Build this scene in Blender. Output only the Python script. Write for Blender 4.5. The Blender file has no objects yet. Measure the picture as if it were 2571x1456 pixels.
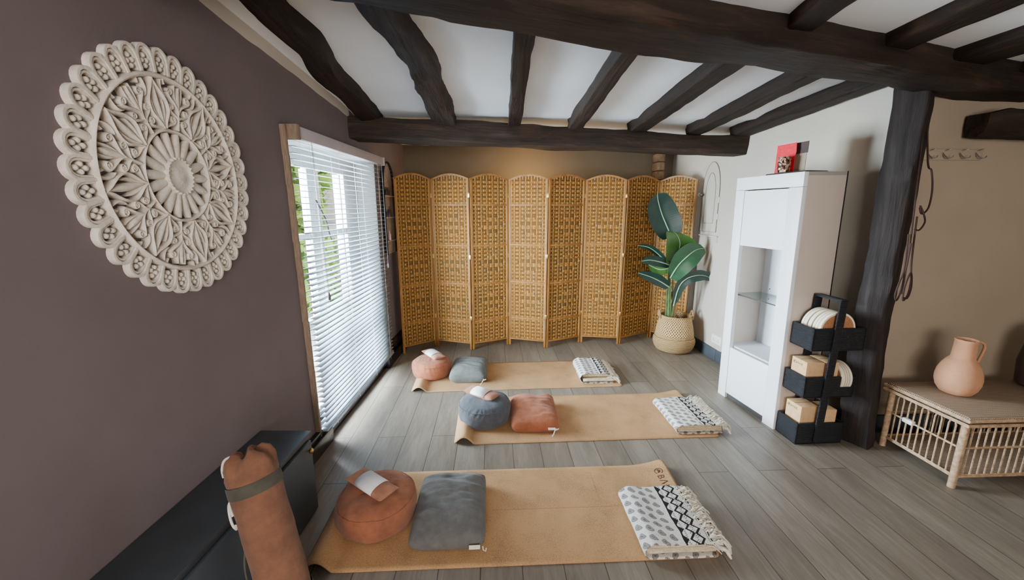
import bpy, bmesh, math, random
from mathutils import Vector, Matrix, noise
random.seed(7)
C = bpy.context.scene.collection
sc = bpy.context.scene
PI = math.pi
sin, cos = math.sin, math.cos

# ---------------------------------------------------------------- objects
def props(o, label=None, cat=None, group=None, kind=None):
    if label: o['label'] = label
    if cat: o['category'] = cat
    if group: o['group'] = group
    if kind: o['kind'] = kind
    return o

def thing(name, label, cat, loc=(0, 0, 0), rotz=0.0, group=None, rot=None):
    o = bpy.data.objects.new(name, None)
    o.empty_display_size = 0.05
    C.objects.link(o)
    o.location = loc
    o.rotation_euler = rot if rot else (0, 0, rotz)
    return props(o, label, cat, group)

class MB:
    def __init__(s):
        s.bm = bmesh.new(); s.uv = s.bm.loops.layers.uv.new('UVMap'); s.mi = 0
    def box(s, x0, x1, y0, y1, z0, z1, bevel=0.0, seg=2, M=None):
        c = Vector(((x0+x1)/2, (y0+y1)/2, (z0+z1)/2))
        m = Matrix.Translation(c) @ Matrix.Diagonal((abs(x1-x0), abs(y1-y0), abs(z1-z0), 1))
        if M: m = M @ m
        g = bmesh.ops.create_cube(s.bm, size=1.0, matrix=m)
        vs = g['verts']
        fs = {f for v in vs for f in v.link_faces}
        for f in fs: f.material_index = s.mi
        if bevel > 0:
            es = list({e for v in vs for e in v.link_edges})
            r = bmesh.ops.bevel(s.bm, geom=es, offset=bevel, offset_type='OFFSET', segments=seg, profile=0.5, affect='EDGES', clamp_overlap=True)
            for f in r['faces']: f.material_index = s.mi
        return s
    def tube(s, pts, r, n=8, closed=False, cap=True, flat=1.0, up=None):
        pts = [Vector(p) for p in pts]; k = len(pts)
        rr = r if isinstance(r, (list, tuple)) else [r]*k
        tang = []
        for i in range(k):
            a = pts[(i-1) % k] if (closed or i > 0) else pts[i]
            b = pts[(i+1) % k] if (closed or i < k-1) else pts[i]
            d = b-a
            tang.append(d.normalized() if d.length > 1e-9 else Vector((0, 0, 1)))
        t0 = tang[0]
        nv = Vector(up) if up else (Vector((0, 0, 1)) if abs(t0.z) < 0.9 else Vector((1, 0, 0)))
        rings = []
        for i in range(k):
            t = tang[i]
            nn = (Vector(up) if up else nv)
            nn = nn - t*nn.dot(t)
            if nn.length < 1e-6: nn = t.orthogonal()
            nn.normalize(); nv = nn
            b = t.cross(nn)
            rings.append([s.bm.verts.new(pts[i] + (nn*sin(2*PI*j/n)*flat + b*cos(2*PI*j/n))*rr[i]) for j in range(n)])
        for i in range(k if closed else k-1):
            A, B = rings[i], rings[(i+1) % k]
            for j in range(n):
                f = s.bm.faces.new((A[j], A[(j+1) % n], B[(j+1) % n], B[j])); f.material_index = s.mi
        if cap and not closed:
            for R, rev in ((rings[0], True), (rings[-1], False)):
                f = s.bm.faces.new(R[::-1] if rev else R); f.material_index = s.mi
        return s
    def grid(s, fn, nu, nv, cu=False, cv=False):
        V = {}
        for i in range(nu if cu else nu+1):
            for j in range(nv if cv else nv+1):
                V[i, j] = s.bm.verts.new(fn(i/nu, j/nv))
        for i in range(nu):
            for j in range(nv):
                i2 = (i+1) % nu if cu else i+1
                j2 = (j+1) % nv if cv else j+1
                vs = (V[i, j], V[i2, j], V[i2, j2], V[i, j2])
                if len(set(vs)) < 4: continue
                f = s.bm.faces.new(vs); f.material_index = s.mi
                for l, (a, b) in zip(f.loops, ((i, j), (i+1, j), (i+1, j+1), (i, j+1))):
                    l[s.uv].uv = (a/nu, b/nv)
        return s
    def lathe(s, prof, n=40, c=(0, 0, 0), fn=None):
        c = Vector(c); k = len(prof); rings = []
        for i, (r, z) in enumerate(prof):
            if r < 1e-6: rings.append([s.bm.verts.new(c+Vector((0, 0, z)))]); continue
            R = []
            for j in range(n):
                a = 2*PI*j/n; q = Vector((r*cos(a), r*sin(a), z))
                if fn: q = fn(q, i, a)
                R.append(s.bm.verts.new(c+q))
            rings.append(R)
        for i in range(k-1):
            A, B = rings[i], rings[i+1]
            for j in range(n):
                j2 = (j+1) % n
                if len(A) == 1 and len(B) == 1: continue
                if len(A) == 1: vs, uv = (A[0], B[j2], B[j]), ((j+.5, i), (j+1, i+1), (j, i+1))
                elif len(B) == 1: vs, uv = (A[j], A[j2], B[0]), ((j, i), (j+1, i), (j+.5, i+1))
                else: vs, uv = (A[j], A[j2], B[j2], B[j]), ((j, i), (j+1, i), (j+1, i+1), (j, i+1))
                f = s.bm.faces.new(vs); f.material_index = s.mi
                for l, (p, q) in zip(f.loops, uv): l[s.uv].uv = (p/n, q/(k-1))
        return s
    def prism(s, poly, z0, z1, M=None):
        M = M or Matrix.Identity(4)
        a = [s.bm.verts.new(M @ Vector((x, y, z0))) for x, y in poly]
        b = [s.bm.verts.new(M @ Vector((x, y, z1))) for x, y in poly]
        n = len(poly)
        fs = [s.bm.faces.new(a[::-1]), s.bm.faces.new(b)]
        for i in range(n): fs.append(s.bm.faces.new((a[i], a[(i+1) % n], b[(i+1) % n], b[i])))
        for f in fs: f.material_index = s.mi
        return s
    def quad(s, *p):
        f = s.bm.faces.new([s.bm.verts.new(Vector(q)) for q in p]); f.material_index = s.mi
        for l, uv in zip(f.loops, ((0, 0), (1, 0), (1, 1), (0, 1))): l[s.uv].uv = uv
        return s
    def build(s, name, mat, parent=None, smooth=40, normals=True):
        if normals: bmesh.ops.recalc_face_normals(s.bm, faces=s.bm.faces[:])
        if smooth:
            lim = math.radians(smooth)
            for f in s.bm.faces: f.smooth = True
            for e in s.bm.edges:
                if len(e.link_faces) == 2 and e.calc_face_angle(0) > lim: e.smooth = False
        me = bpy.data.meshes.new(name)
        s.bm.to_mesh(me); s.bm.free()
        for m in (mat if isinstance(mat, (list, tuple)) else [mat]): me.materials.append(m)
        o = bpy.data.objects.new(name, me); C.objects.link(o)
        if parent: o.parent = parent
        return o

def solid(o, t, off=0):
    m = o.modifiers.new('solid', 'SOLIDIFY'); m.thickness = t; m.offset = off
    return o

def nz(*p): return noise.noise(Vector(p))

# ---------------------------------------------------------------- materials
def lin(c):
    return tuple((x/255/12.92 if x/255 <= 0.04045 else ((x/255+0.055)/1.055)**2.4) for x in c) + (1.0,)

class N:                      # tiny expression layer over shader maths
    nt = None
    def __init__(s, k): s.k = k
    @staticmethod
    def op(o, a, b=None, c=None):
        n = N.nt.nodes.new('ShaderNodeMath'); n.operation = o
        for i, x in enumerate((a, b, c)):
            if x is None: continue
            if isinstance(x, N): N.nt.links.new(x.k, n.inputs[i])
            else: n.inputs[i].default_value = x
        return N(n.outputs[0])
    def __add__(s, o): return N.op('ADD', s, o)
    __radd__ = __add__
    def __sub__(s, o): return N.op('SUBTRACT', s, o)
    def __rsub__(s, o): return N.op('SUBTRACT', o, s)
    def __mul__(s, o): return N.op('MULTIPLY', s, o)
    __rmul__ = __mul__
    def __truediv__(s, o): return N.op('DIVIDE', s, o)
    def __lt__(s, o): return N.op('LESS_THAN', s, o)
    def __gt__(s, o): return N.op('GREATER_THAN', s, o)
    def abs(s): return N.op('ABSOLUTE', s)
    def frac(s): return N.op('FRACT', s)
    def floor(s): return N.op('FLOOR', s)
    def sin(s): return N.op('SINE', s)
    def pow(s, e): return N.op('POWER', s, e)
    def mx(s, o): return N.op('MAXIMUM', s, o)
    def mn(s, o): return N.op('MINIMUM', s, o)

class Mat:
    def __init__(s, name, rough=0.7, metal=0.0, spec=0.5):
        s.m = bpy.data.materials.new(name); s.m.use_nodes = True
        s.nt = s.m.node_tree; N.nt = s.nt
        s.b = s.nt.nodes['Principled BSDF']
        s.b.inputs['Roughness'].default_value = rough
        s.b.inputs['Metallic'].default_value = metal
        s.b.inputs['Specular IOR Level'].default_value = spec
        s.tc = s.nt.nodes.new('ShaderNodeTexCoord')
    def link(s, a, b): s.nt.links.new(a.k if isinstance(a, N) else a, b)
    def coord(s, scale=(1, 1, 1), loc=(0, 0, 0), rot=(0, 0, 0), kind='Object'):
        n = s.nt.nodes.new('ShaderNodeMapping')
        n.inputs['Scale'].default_value = scale; n.inputs['Location'].default_value = loc; n.inputs['Rotation'].default_value = rot
        s.link(s.tc.outputs[kind], n.inputs[0]); return n.outputs[0]
    def noise(s, vec, scale=5, detail=4, rough=0.55, dist=0.0):
        n = s.nt.nodes.new('ShaderNodeTexNoise')
        n.inputs['Scale'].default_value = scale; n.inputs['Detail'].default_value = detail
        n.inputs['Roughness'].default_value = rough; n.inputs['Distortion'].default_value = dist
        s.link(vec, n.inputs['Vector']); return N(n.outputs[0])
    def wave(s, vec, scale, dist=0, dirn='X'):
        n = s.nt.nodes.new('ShaderNodeTexWave'); n.bands_direction = dirn
        n.inputs['Scale'].default_value = scale; n.inputs['Distortion'].default_value = dist
        s.link(vec, n.inputs['Vector']); return N(n.outputs['Fac'])
    def ramp(s, fac, stops):
        n = s.nt.nodes.new('ShaderNodeValToRGB'); e = n.color_ramp.elements
        while len(e) < len(stops): e.new(0.5)
        for el, (p, c) in zip(e, stops): el.position = p; el.color = lin(c)
        s.link(fac, n.inputs[0]); return n.outputs[0]
    def mix(s, fac, a, b):
        n = s.nt.nodes.new('ShaderNodeMix'); n.data_type = 'RGBA'
        if isinstance(fac, N): s.link(fac, n.inputs[0])
        else: n.inputs[0].default_value = fac
        for x, i in ((a, 6), (b, 7)):
            if isinstance(x, tuple): n.inputs[i].default_value = lin(x)
            else: s.link(x, n.inputs[i])
        return n.outputs[2]
    def xyz(s, vec):
        n = s.nt.nodes.new('ShaderNodeSeparateXYZ'); s.link(vec, n.inputs[0])
        return N(n.outputs[0]), N(n.outputs[1]), N(n.outputs[2])
    def color(s, c):
        if isinstance(c, tuple): s.b.inputs['Base Color'].default_value = lin(c)
        else: s.link(c, s.b.inputs['Base Color'])
        return s
    def bump(s, h, strength=0.3, dist=0.01):
        n = s.nt.nodes.new('ShaderNodeBump'); n.inputs['Strength'].default_value = strength; n.inputs['Distance'].default_value = dist
        s.link(h, n.inputs['Height']); s.link(n.outputs[0], s.b.inputs['Normal']); return s

def plain(name, c, rough=0.6, var=0.06, scale=12, bump=0.0, bscale=60, metal=0.0, spec=0.5, stretch=(1, 1, 1), bdist=0.004):
    s = Mat(name, rough, metal, spec)
    v = s.coord(stretch)
    d = tuple(max(0, x*(1-var)) for x in c); l = tuple(min(255, x*(1+var)) for x in c)
    s.color(s.ramp(s.noise(v, scale), [(0.3, d), (0.7, l)]))
    if bump: s.bump(s.noise(v, bscale, 3), bump, bdist)
    return s.m

def fabric(name, c, rough=0.95, weave=900, wr=7, spec=0.15):
    s = Mat(name, rough, 0, spec)
    v = s.coord()
    d = tuple(x*0.86 for x in c); l = tuple(min(255, x*1.08) for x in c)
    s.color(s.ramp(s.noise(v, 18, 6, 0.65), [(0.3, d), (0.72, l)]))
    s.b.inputs['Sheen Weight'].default_value = 0.12
    h = s.noise(s.coord((1, 1, 1)), wr, 5, 0.6, 0.6)*1.0 + s.noise(v, weave*0.4, 2)*0.10
    s.bump(h, 0.55, 0.02)
    return s.m

MT = {}
def floor_mat():
    s = Mat('floor_planks', 0.42, 0, 0.4)
    g = s.tc.outputs['Object']
    sw = s.nt.nodes.new('ShaderNodeCombineXYZ')
    x, y, z = s.xyz(g)
    s.link(y, sw.inputs[0]); s.link(x - 0.11, sw.inputs[1])
    b = s.nt.nodes.new('ShaderNodeTexBrick')
    b.offset = 0.37; b.offset_frequency = 2
    b.inputs['Scale'].default_value = 1.0
    b.inputs['Brick Width'].default_value = 1.22; b.inputs['Row Height'].default_value = 0.1775
    b.inputs['Mortar Size'].default_value = 0.0022; b.inputs['Mortar Smooth'].default_value = 0.3
    b.inputs['Color1'].default_value = (0.0, 0, 0, 1); b.inputs['Color2'].default_value = (1, 1, 1, 1)
    s.link(sw.outputs[0], b.inputs['Vector'])
    g1 = s.noise(s.coord((20, 2.2, 1)), 1.9, 7, 0.66, 1.2)
    g2 = s.noise(s.coord((7, 1.1, 1)), 1.3, 4, 0.5)
    sep = s.nt.nodes.new('ShaderNodeSeparateColor'); s.link(b.outputs['Color'], sep.inputs[0])
    t = g1*0.5 + g2*0.42 + N(sep.outputs[0])*0.13 - 0.03
    col = s.ramp(t, [(0.30, (100, 90, 79)), (0.5, (124, 113, 100)), (0.70, (149, 138, 124))])
    s.color(s.mix(N(b.outputs['Fac']), col, (64, 57, 51)))
    s.bump(g1*0.25 - N(b.outputs['Fac'])*1.0, 0.25, 0.004)
    s.link(0.36 + g1*0.18, s.b.inputs['Roughness'])
    return s.m

def timber(name, dark=(24, 17, 13), light=(74, 57, 46), rust=(92, 58, 36)):
    s = Mat(name, 0.65, 0, 0.22)
    v = s.coord((1.3, 14, 14))
    a = s.noise(v, 1.6, 7, 0.65, 0.8)
    w = s.noise(s.coord((0.8, 3, 3)), 3.0, 4, 0.6)
    k = s.noise(s.coord((1, 4, 4), (3, 1, 7)), 2.2, 5, 0.7)
    col = s.ramp(a*0.6 + w*0.4, [(0.34, dark), (0.56, tuple((p+q)/2*0.9 for p, q in zip(dark, light))), (0.8, light)])
    s.color(s.mix((k - 0.56).mx(0.0)*3.0, col, rust))
    s.bump(a*0.7 + w*0.5, 0.9, 0.02)
    return s.m

def wood_screen(name):
    s = Mat(name, 0.5, 0, 0.4)
    a = s.noise(s.coord((8, 8, 1)), 9, 5)
    s.color(s.ramp(a, [(0.3, (122, 80, 34)), (0.7, (160, 110, 52))]))
    return s.m

def weave_paper(name, dk=1.0):
    s = Mat(name, 0.75, 0, 0.12)
    a = s.noise(s.coord((3, 3, 130)), 3, 5, 0.65)
    c = s.noise(s.coord((26, 26, 50)), 1.0, 1)
    s.color(s.ramp(a*0.6 + c*0.4, [(0.3, tuple(x*dk for x in (138, 86, 32))), (0.5, tuple(x*dk for x in (178, 120, 50))), (0.72, tuple(x*dk for x in (210, 154, 78)))]))
    s.bump(a, 0.5, 0.004)
    return s.m

def cork(name, base=(182, 140, 98)):
    s = Mat(name, 0.75, 0, 0.25)
    v = s.coord()
    a = s.noise(v, 170, 3, 0.7); c = s.noise(v, 5, 3)
    d = tuple(x*0.80 for x in base); l = tuple(min(255, x*1.1) for x in base)
    s.color(s.ramp(a*0.6 + c*0.4, [(0.36, d), (0.5, base), (0.66, l)]))
    s.bump(a, 0.15, 0.002)
    return s.m

def blanket_mat(name, umax, phase=0.0):
    # printed cotton: paisley drops, a black line, then a diamond and zigzag border (u runs along the cloth in metres)
    s = Mat(name, 0.9, 0, 0.15)
    ux, vy, _ = s.xyz(s.tc.outputs['UV'])
    u = ux*umax; v = vy*0.36
    B0 = 0.205
    # paisley
    a = u/0.045 + phase; row = a.floor()
    b = v/0.050 + row*0.5 + 0.2
    lx = a.frac() - 0.5; ly = b.frac() - 0.5
    wob = s.noise(s.coord((1, 1, 1), kind='UV'), 40, 2)
    rx = lx + N.op('SINE', ly*5.0 + 0.7)*0.13 - 0.06
    d = (rx*rx*(1.35 + ly*1.5) + ly*ly*1.15) + (wob - 0.5)*0.06
    ins = d < 0.135
    ring = N.op('SINE', d*150.0) > -0.1
    drop = ins*(0.50 + 0.42*ring.mx(d > 0.112))
    dots = (s.noise(s.coord((1, 1, 1), kind='UV'), 160, 2) > 0.62)*0.0
    # border
    t = (u - B0)/0.115                         # 0..1 across the border
    per = (v/0.053)
    tri = (per.frac() - 0.5).abs()*2.0          # 0..1
    zz = (t - 0.24 - tri*0.20).abs() < 0.052
    zz2 = (t - 0.74 + tri*0.20).abs() < 0.052
    dia = (t - 0.49).abs()*1.9 + (1.0 - tri)*0.42
    rings = (N.op('SINE', dia*38.0) > 0.35)*(dia < 0.40)*0.8
    ticks = (N.op('SINE', (per*6.0)*6.283) > 0.2)*(((t - 0.12).abs() < 0.04).mx((t - 0.90).abs() < 0.03))
    line1 = (t + 0.035).abs() < 0.035
    line2 = (t - 1.0).abs() < 0.03
    tip = ((t - 0.06) < (0.10 - tri*0.2))*((t > 0.0))
    border = zz.mx(zz2).mx(rings).mx(ticks*0.8).mx(line1).mx(line2).mx(tip)
    isb = (u > B0 - 0.02)
    drop2 = drop*(1.0 - isb)
    bord = border*isb*(t < 1.06)
    cloth = s.ramp(s.noise(s.coord((1, 1, 1), kind='UV'), 25, 4), [(0.3, (205, 198, 188)), (0.7, (228, 224, 217))])
    c1 = s.mix(drop2, cloth, (84, 82, 85))
    c2 = s.mix(bord, c1, (38, 36, 37))
    s.color(c2)
    s.bump(s.noise(s.coord(), 60, 3), 0.25, 0.006)
    return s.m

def setup_mats():
    M = MT
    M['floor'] = floor_mat()
    M['mauve'] = plain('mauve_paint', (99, 82, 84), 0.8, 0.03, 3, 0.05, 120)
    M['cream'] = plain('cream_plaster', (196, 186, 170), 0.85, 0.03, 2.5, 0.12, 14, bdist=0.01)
    M['wallshade'] = plain('shaded_plaster', (98, 87, 70), 0.85, 0.03, 2.5, 0.12, 14, bdist=0.01)  # the beam's shade on the back wall is darkened into this plaster colour
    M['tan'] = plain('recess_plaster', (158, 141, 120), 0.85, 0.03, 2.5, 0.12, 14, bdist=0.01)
    M['white'] = plain('white_plaster', (244, 248, 252), 0.85, 0.02, 2.0, 0.15, 9, bdist=0.012)
    M['reveal'] = plain('white_reveal', (225, 222, 216), 0.6, 0.03, 4)
    M['black'] = plain('black_gloss', (26, 24, 28), 0.25, 0.1, 8)
    M['blackmatt'] = plain('charcoal_paint', (62, 68, 74), 0.5, 0.08, 6)
    M['timber'] = timber('dark_timber')
    M['timber2'] = timber('weathered_timber', (28, 21, 17), (94, 77, 64), (86, 58, 38))
    M['timber3'] = timber('post_timber', (24, 18, 17), (74, 65, 61), (66, 42, 30))
    M['carved'] = plain('carved_whitewash', (222, 211, 198), 0.85, 0.08, 30, 0.5, 160)
    M['frame'] = wood_screen('screen_wood')
    M['weave'] = weave_paper('woven_paper', 0.80); M['weaveshade'] = weave_paper('woven_paper_gap_shade', 0.61)  # gap shade in the weave is painted by a darker copy of the paper
    M['stick'] = plain('rod_slit_light', (252, 222, 160), 0.5, 0.03)  # rod colour brightened to stand for light coming through the slits
    M['hinge'] = plain('brass_hinge', (214, 176, 100), 0.3, 0.05, metal=1.0)
    M['slat'] = plain('blind_slat', (168, 184, 196), 0.35, 0.01)
    M['valance'] = plain('blind_valance', (178, 168, 170), 0.6, 0.03)
    M['oldwood'] = plain('bare_wood', (140, 118, 98), 0.7, 0.12, 20, 0.3, 60, stretch=(6, 6, 1))
    M['cordw'] = plain('white_cord', (222, 214, 200), 0.8, 0.08)
    M['tassel'] = plain('wood_tassel', (92, 82, 72), 0.6, 0.1)
    M['upvc'] = plain('window_paint', (212, 204, 194), 0.5, 0.06)
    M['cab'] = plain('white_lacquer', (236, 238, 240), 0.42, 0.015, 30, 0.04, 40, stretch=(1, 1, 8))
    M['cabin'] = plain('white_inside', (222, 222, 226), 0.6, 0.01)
    M['cabshade'] = plain('cabinet_side_shaded', (200, 184, 171), 0.6, 0.012)  # sides of the white cabinet, with their weaker light put into the colour
    M['dark'] = plain('dark_gap', (22, 20, 20), 0.7)
    M['terra'] = fabric('terracotta_linen', (150, 94, 68))
    M['terra2'] = fabric('terracotta_velvet', (158, 94, 66))
    M['peach'] = fabric('peach_cotton', (166, 114, 90))
    M['slate'] = fabric('slate_linen', (82, 84, 90))
    M['grey'] = fabric('grey_linen', (104, 101, 98))
    M['grey2'] = fabric('green_grey_linen', (104, 106, 102))
    M['bagc'] = fabric('bag_canvas', (126, 87, 67))
    M['band'] = fabric('bag_webbing', (80, 76, 66))
    M['label'] = plain('fabric_tag', (226, 218, 198), 0.8, 0.05, 60)
    M['paper'] = plain('paper_sleeve', (226, 224, 222), 0.6, 0.03, 20)
    M['print'] = plain('grey_print', (178, 176, 176), 0.7)
    M['cork'] = cork('cork_mat')
    M['cork2'] = cork('cork_face', (170, 118, 78))
    M['rubber'] = plain('mat_rubber', (44, 38, 34), 0.8, 0.1)
    M['burn'] = plain('burnt_print', (92, 54, 32), 0.8, 0.1)
    M['blk1'] = blanket_mat('printed_blanket_near', 0.34)
    M['blk2'] = blanket_mat('printed_blanket_middle', 0.34, 0.35)
    M['blk3'] = blanket_mat('printed_blanket_far', 0.34, 0.6)
    M['fold'] = plain('blanket_inside', (206, 188, 158), 0.9, 0.12, 60, 0.3, 90)
    M['fringe'] = plain('cotton_fringe', (214, 204, 186), 0.9, 0.12, 50)
    M['kraft'] = plain('kraft_board', (206, 166, 120), 0.8, 0.05, 30)
    M['kraftink'] = plain('kraft_ink', (84, 62, 40), 0.8, 0.05)
    M['rim'] = plain('cream_rim', (236, 224, 198), 0.45, 0.03)
    M['rimline'] = plain('rim_seam', (98, 70, 48), 0.7)
    s = Mat('black_rope', 0.55); w = s.wave(s.coord((1, 1, 1)), 46, 2.0, 'Z')
    s.color(s.ramp(w*0.6 + s.noise(s.coord(), 60)*0.4, [(0.2, (18, 18, 21)), (0.8, (46, 47, 54))])); s.bump(w + s.noise(s.coord((1, 1, 4)), 90)*0.8, 0.9, 0.006); M['rope'] = s.m
    s = Mat('rattan', 0.5); s.color(s.ramp(s.noise(s.coord(), 40, 4), [(0.3, (150, 118, 88)), (0.7, (204, 172, 136))])); s.bump(s.wave(s.coord(), 60, 0.5, 'Z'), 0.5, 0.003); M['rattan'] = s.m
    s = Mat('rattan_weave', 0.55)
    x, y, z = s.xyz(s.coord((1, 1, 1)))
    p = N.op('SINE', (x + y)*330.0)*N.op('SINE', (x - y)*330.0)
    s.color(s.ramp(p*0.5 + 0.5, [(0.2, (116, 92, 74)), (0.6, (176, 148, 122)), (0.9, (208, 182, 154))])); s.bump(p, 0.8, 0.006); M['rattanweave'] = s.m
    M['clay'] = plain('terracotta_clay', (192, 138, 102), 0.85, 0.07, 9, 0.2, 120)
    s = Mat('basket_weave', 0.6)
    ux, vy, _ = s.xyz(s.tc.outputs['UV'])
    k1 = N.op('SINE', (ux*44 + vy*16)*6.283); k2 = N.op('SINE', (ux*44 - vy*16)*6.283)
    p = k1.mx(k2)
    s.color(s.ramp(p*0.5 + 0.5, [(0.30, (116, 84, 48)), (0.55, (190, 150, 98)), (0.95, (216, 180, 126))])); s.bump(p, 0.9, 0.006); M['basket'] = s.m
    s = Mat('basket_coil', 0.7)
    q = N.op('SINE', (vy*9 + ux*0)*6.283) if False else s.wave(s.coord((1, 1, 1)), 22, 1.2, 'Z')
    s.color(s.ramp(q*0.6 + s.noise(s.coord((1, 1, 1)), 70)*0.4, [(0.25, (140, 104, 62)), (0.8, (212, 176, 124))])); s.bump(q + s.noise(s.coord(), 70)*0.7, 0.9, 0.008); M['coil'] = s.m
    for nme, c, d in (('leafdark', (26, 60, 48), (16, 40, 36)), ('leafmid', (42, 92, 54), (28, 66, 42)), ('leafbright', (74, 118, 44), (48, 88, 36))):
        s = Mat(nme, 0.38, 0, 0.5)
        wv = s.wave(s.coord(kind='UV'), 9, 0.6, 'Y')
        s.color(s.ramp(wv*0.18 + s.noise(s.coord(), 9)*0.82, [(0.3, d), (0.75, c)])); s.bump(wv, 0.08, 0.002); M[nme] = s.m
    M['rib'] = plain('leaf_rib', (150, 186, 150), 0.5)
    M['stem'] = plain('stem_green', (76, 96, 52), 0.5, 0.2, 14)
    M['stemtan'] = plain('stem_sheath', (164, 128, 84), 0.6, 0.12, 14)
    M['red'] = plain('red_card', (214, 18, 44), 0.6, 0.08, 60, 0.2, 200)
    M['pink'] = plain('pale_card_edge', (240, 176, 176), 0.7)
    M['brown'] = plain('brown_card', (62, 44, 38), 0.6, 0.1)
    M['taupe'] = plain('taupe_card', (140, 124, 104), 0.7, 0.08)
    s = Mat('mosaic_glass', 0.2, 0.3)
    vo = s.nt.nodes.new('ShaderNodeTexVoronoi'); vo.inputs['Scale'].default_value = 75; s.link(s.tc.outputs['Object'], vo.inputs['Vector'])
    sp = s.nt.nodes.new('ShaderNodeSeparateColor'); s.link(vo.outputs['Color'], sp.inputs[0])
    s.color(s.ramp(N(sp.outputs[0]), [(0.1, (44, 26, 20)), (0.5, (120, 78, 56)), (0.9, (214, 176, 150))])); s.bump(N(vo.outputs['Distance']), 0.6, 0.004); M['mosaic'] = s.m
    M['cable'] = plain('brown_cable', (52, 24, 16), 0.75, 0.15)
    M['metal'] = plain('brushed_steel', (190, 184, 176), 0.3, 0.05, metal=0.9)
    M['brass'] = plain('brass', (214, 176, 112), 0.25, 0.05, metal=1.0)
    M['plastic'] = plain('white_plastic', (236, 234, 228), 0.4, 0.01)
    M['greyplastic'] = plain('socket_slots', (70, 70, 70), 0.5)
    M['cupboard'] = plain('cupboard_paint', (196, 186, 170), 0.6, 0.02, 10)
    M['groove'] = plain('groove_shadow', (116, 108, 98), 0.8)
    M['knob'] = plain('dark_knob', (96, 82, 78), 0.25)
    M['shelf'] = plain('shelf_wood', (158, 136, 118), 0.7, 0.12, 14, stretch=(1, 1, 6))
    M['bottle'] = plain('dark_glass_bottle', (58, 40, 34), 0.2)
    M['pinkjar'] = plain('pale_jar', (206, 176, 168), 0.4)
    M['brick'] = plain('bare_brick', (116, 92, 68), 0.9, 0.2, 18, 0.8, 30, bdist=0.02)
    s = Mat('foliage', 0.7); s.color(s.ramp(s.noise(s.coord(), 1.4, 3), [(0.3, (70, 130, 60)), (0.7, (186, 210, 90))])); M['foliage'] = s.m
    M['bark'] = plain('bark', (86, 70, 56), 0.9, 0.2)
    M['render'] = plain('pale_render', (236, 232, 222), 0.9, 0.02)
    M['paving'] = plain('paving', (188, 190, 188), 0.9, 0.08)
    M['plinth'] = plain('dark_plinth', (60, 56, 54), 0.7)
    # clear glass that lets daylight straight through
    for nme, tint in (('glass', (250, 252, 252)), ('glassgreen', (224, 240, 236))):
        s = Mat(nme); nt = s.nt; nt.nodes.remove(s.b)
        tr = nt.nodes.new('ShaderNodeBsdfTransparent'); tr.inputs[0].default_value = lin(tint)
        gl = nt.nodes.new('ShaderNodeBsdfGlossy'); gl.inputs['Roughness'].default_value = 0.02
        fr = nt.nodes.new('ShaderNodeLayerWeight'); fr.inputs[0].default_value = 0.05
        mx = nt.nodes.new('ShaderNodeMixShader')
        nt.links.new(fr.outputs['Fresnel'], mx.inputs[0]); nt.links.new(tr.outputs[0], mx.inputs[1]); nt.links.new(gl.outputs[0], mx.inputs[2])
        nt.links.new(mx.outputs[0], nt.nodes['Material Output'].inputs[0]); M[nme] = s.m
setup_mats()
m = MT

def text_mesh(txt, size, M, mat, name, parent, extrude=0.0003):
    cu = bpy.data.curves.new('lettering', 'FONT'); cu.body = txt; cu.size = size; cu.extrude = extrude; cu.space_character = 1.25
    tmp = bpy.data.objects.new('lettering_source', cu); C.objects.link(tmp)
    me = bpy.data.meshes.new_from_object(tmp.evaluated_get(bpy.context.evaluated_depsgraph_get()))
    bpy.data.objects.remove(tmp); bpy.data.curves.remove(cu)
    me.transform(M); me.materials.clear(); me.materials.append(mat)
    o = bpy.data.objects.new(name, me); C.objects.link(o); o.parent = parent
    return o

def emblem(mb, c, ex, ey, R, r):        # round brand emblem: arcs nested in a broken ring
    c, ex, ey = Vector(c), Vector(ex), Vector(ey)
    nrm = ex.cross(ey).normalized()
    def P(rad, a): return c + (ex*cos(a) + ey*sin(a))*rad
    mb.tube([P(R, 0.5+i*5.2/20) for i in range(21)], r, 5, flat=0.4, up=nrm)
    for k in (0.3, 0.55, 0.8):
        for sx in (0, PI):
            q = [c + ex*(R*0.75*k*cos(a)*(1 if sx == 0 else -1)) + ey*(R*(-0.6+0.95*k*sin(a)+0.3)) for a in [i*PI/2/8 for i in range(9)]]
            mb.tube(q, r*0.8, 5, flat=0.4, up=nrm)

# ================================================================ the room
WO = Vector((-1.115, 2.33, 0)); WE = Vector((0.0571, 0.9984, 0)); WN = Vector((0.9984, -0.0571, 0))
WA = math.atan2(WE.y, WE.x)
WALLM = Matrix.Translation(WO) @ Matrix.Rotation(WA, 4, 'Z')      # local x along the wall, local y outwards, z up
def wl(s, n, z): return WO + WE*s + WN*n + Vector((0, 0, z))

def struct(mb, name, mat, parent=None, smooth=0):
    o = mb.build(name, mat, parent, smooth)
    if parent is None: o['kind'] = 'structure'
    return o

S0 = -0.0947
def zj(Y): return 2.12 + S0*(Y-3.4)          # underside of the far-bay joists
b = MB(); b.box(-1.75, 4.4, -2.6, 5.2, -0.06, 0.0); struct(b, 'floor', m['floor'])
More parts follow.
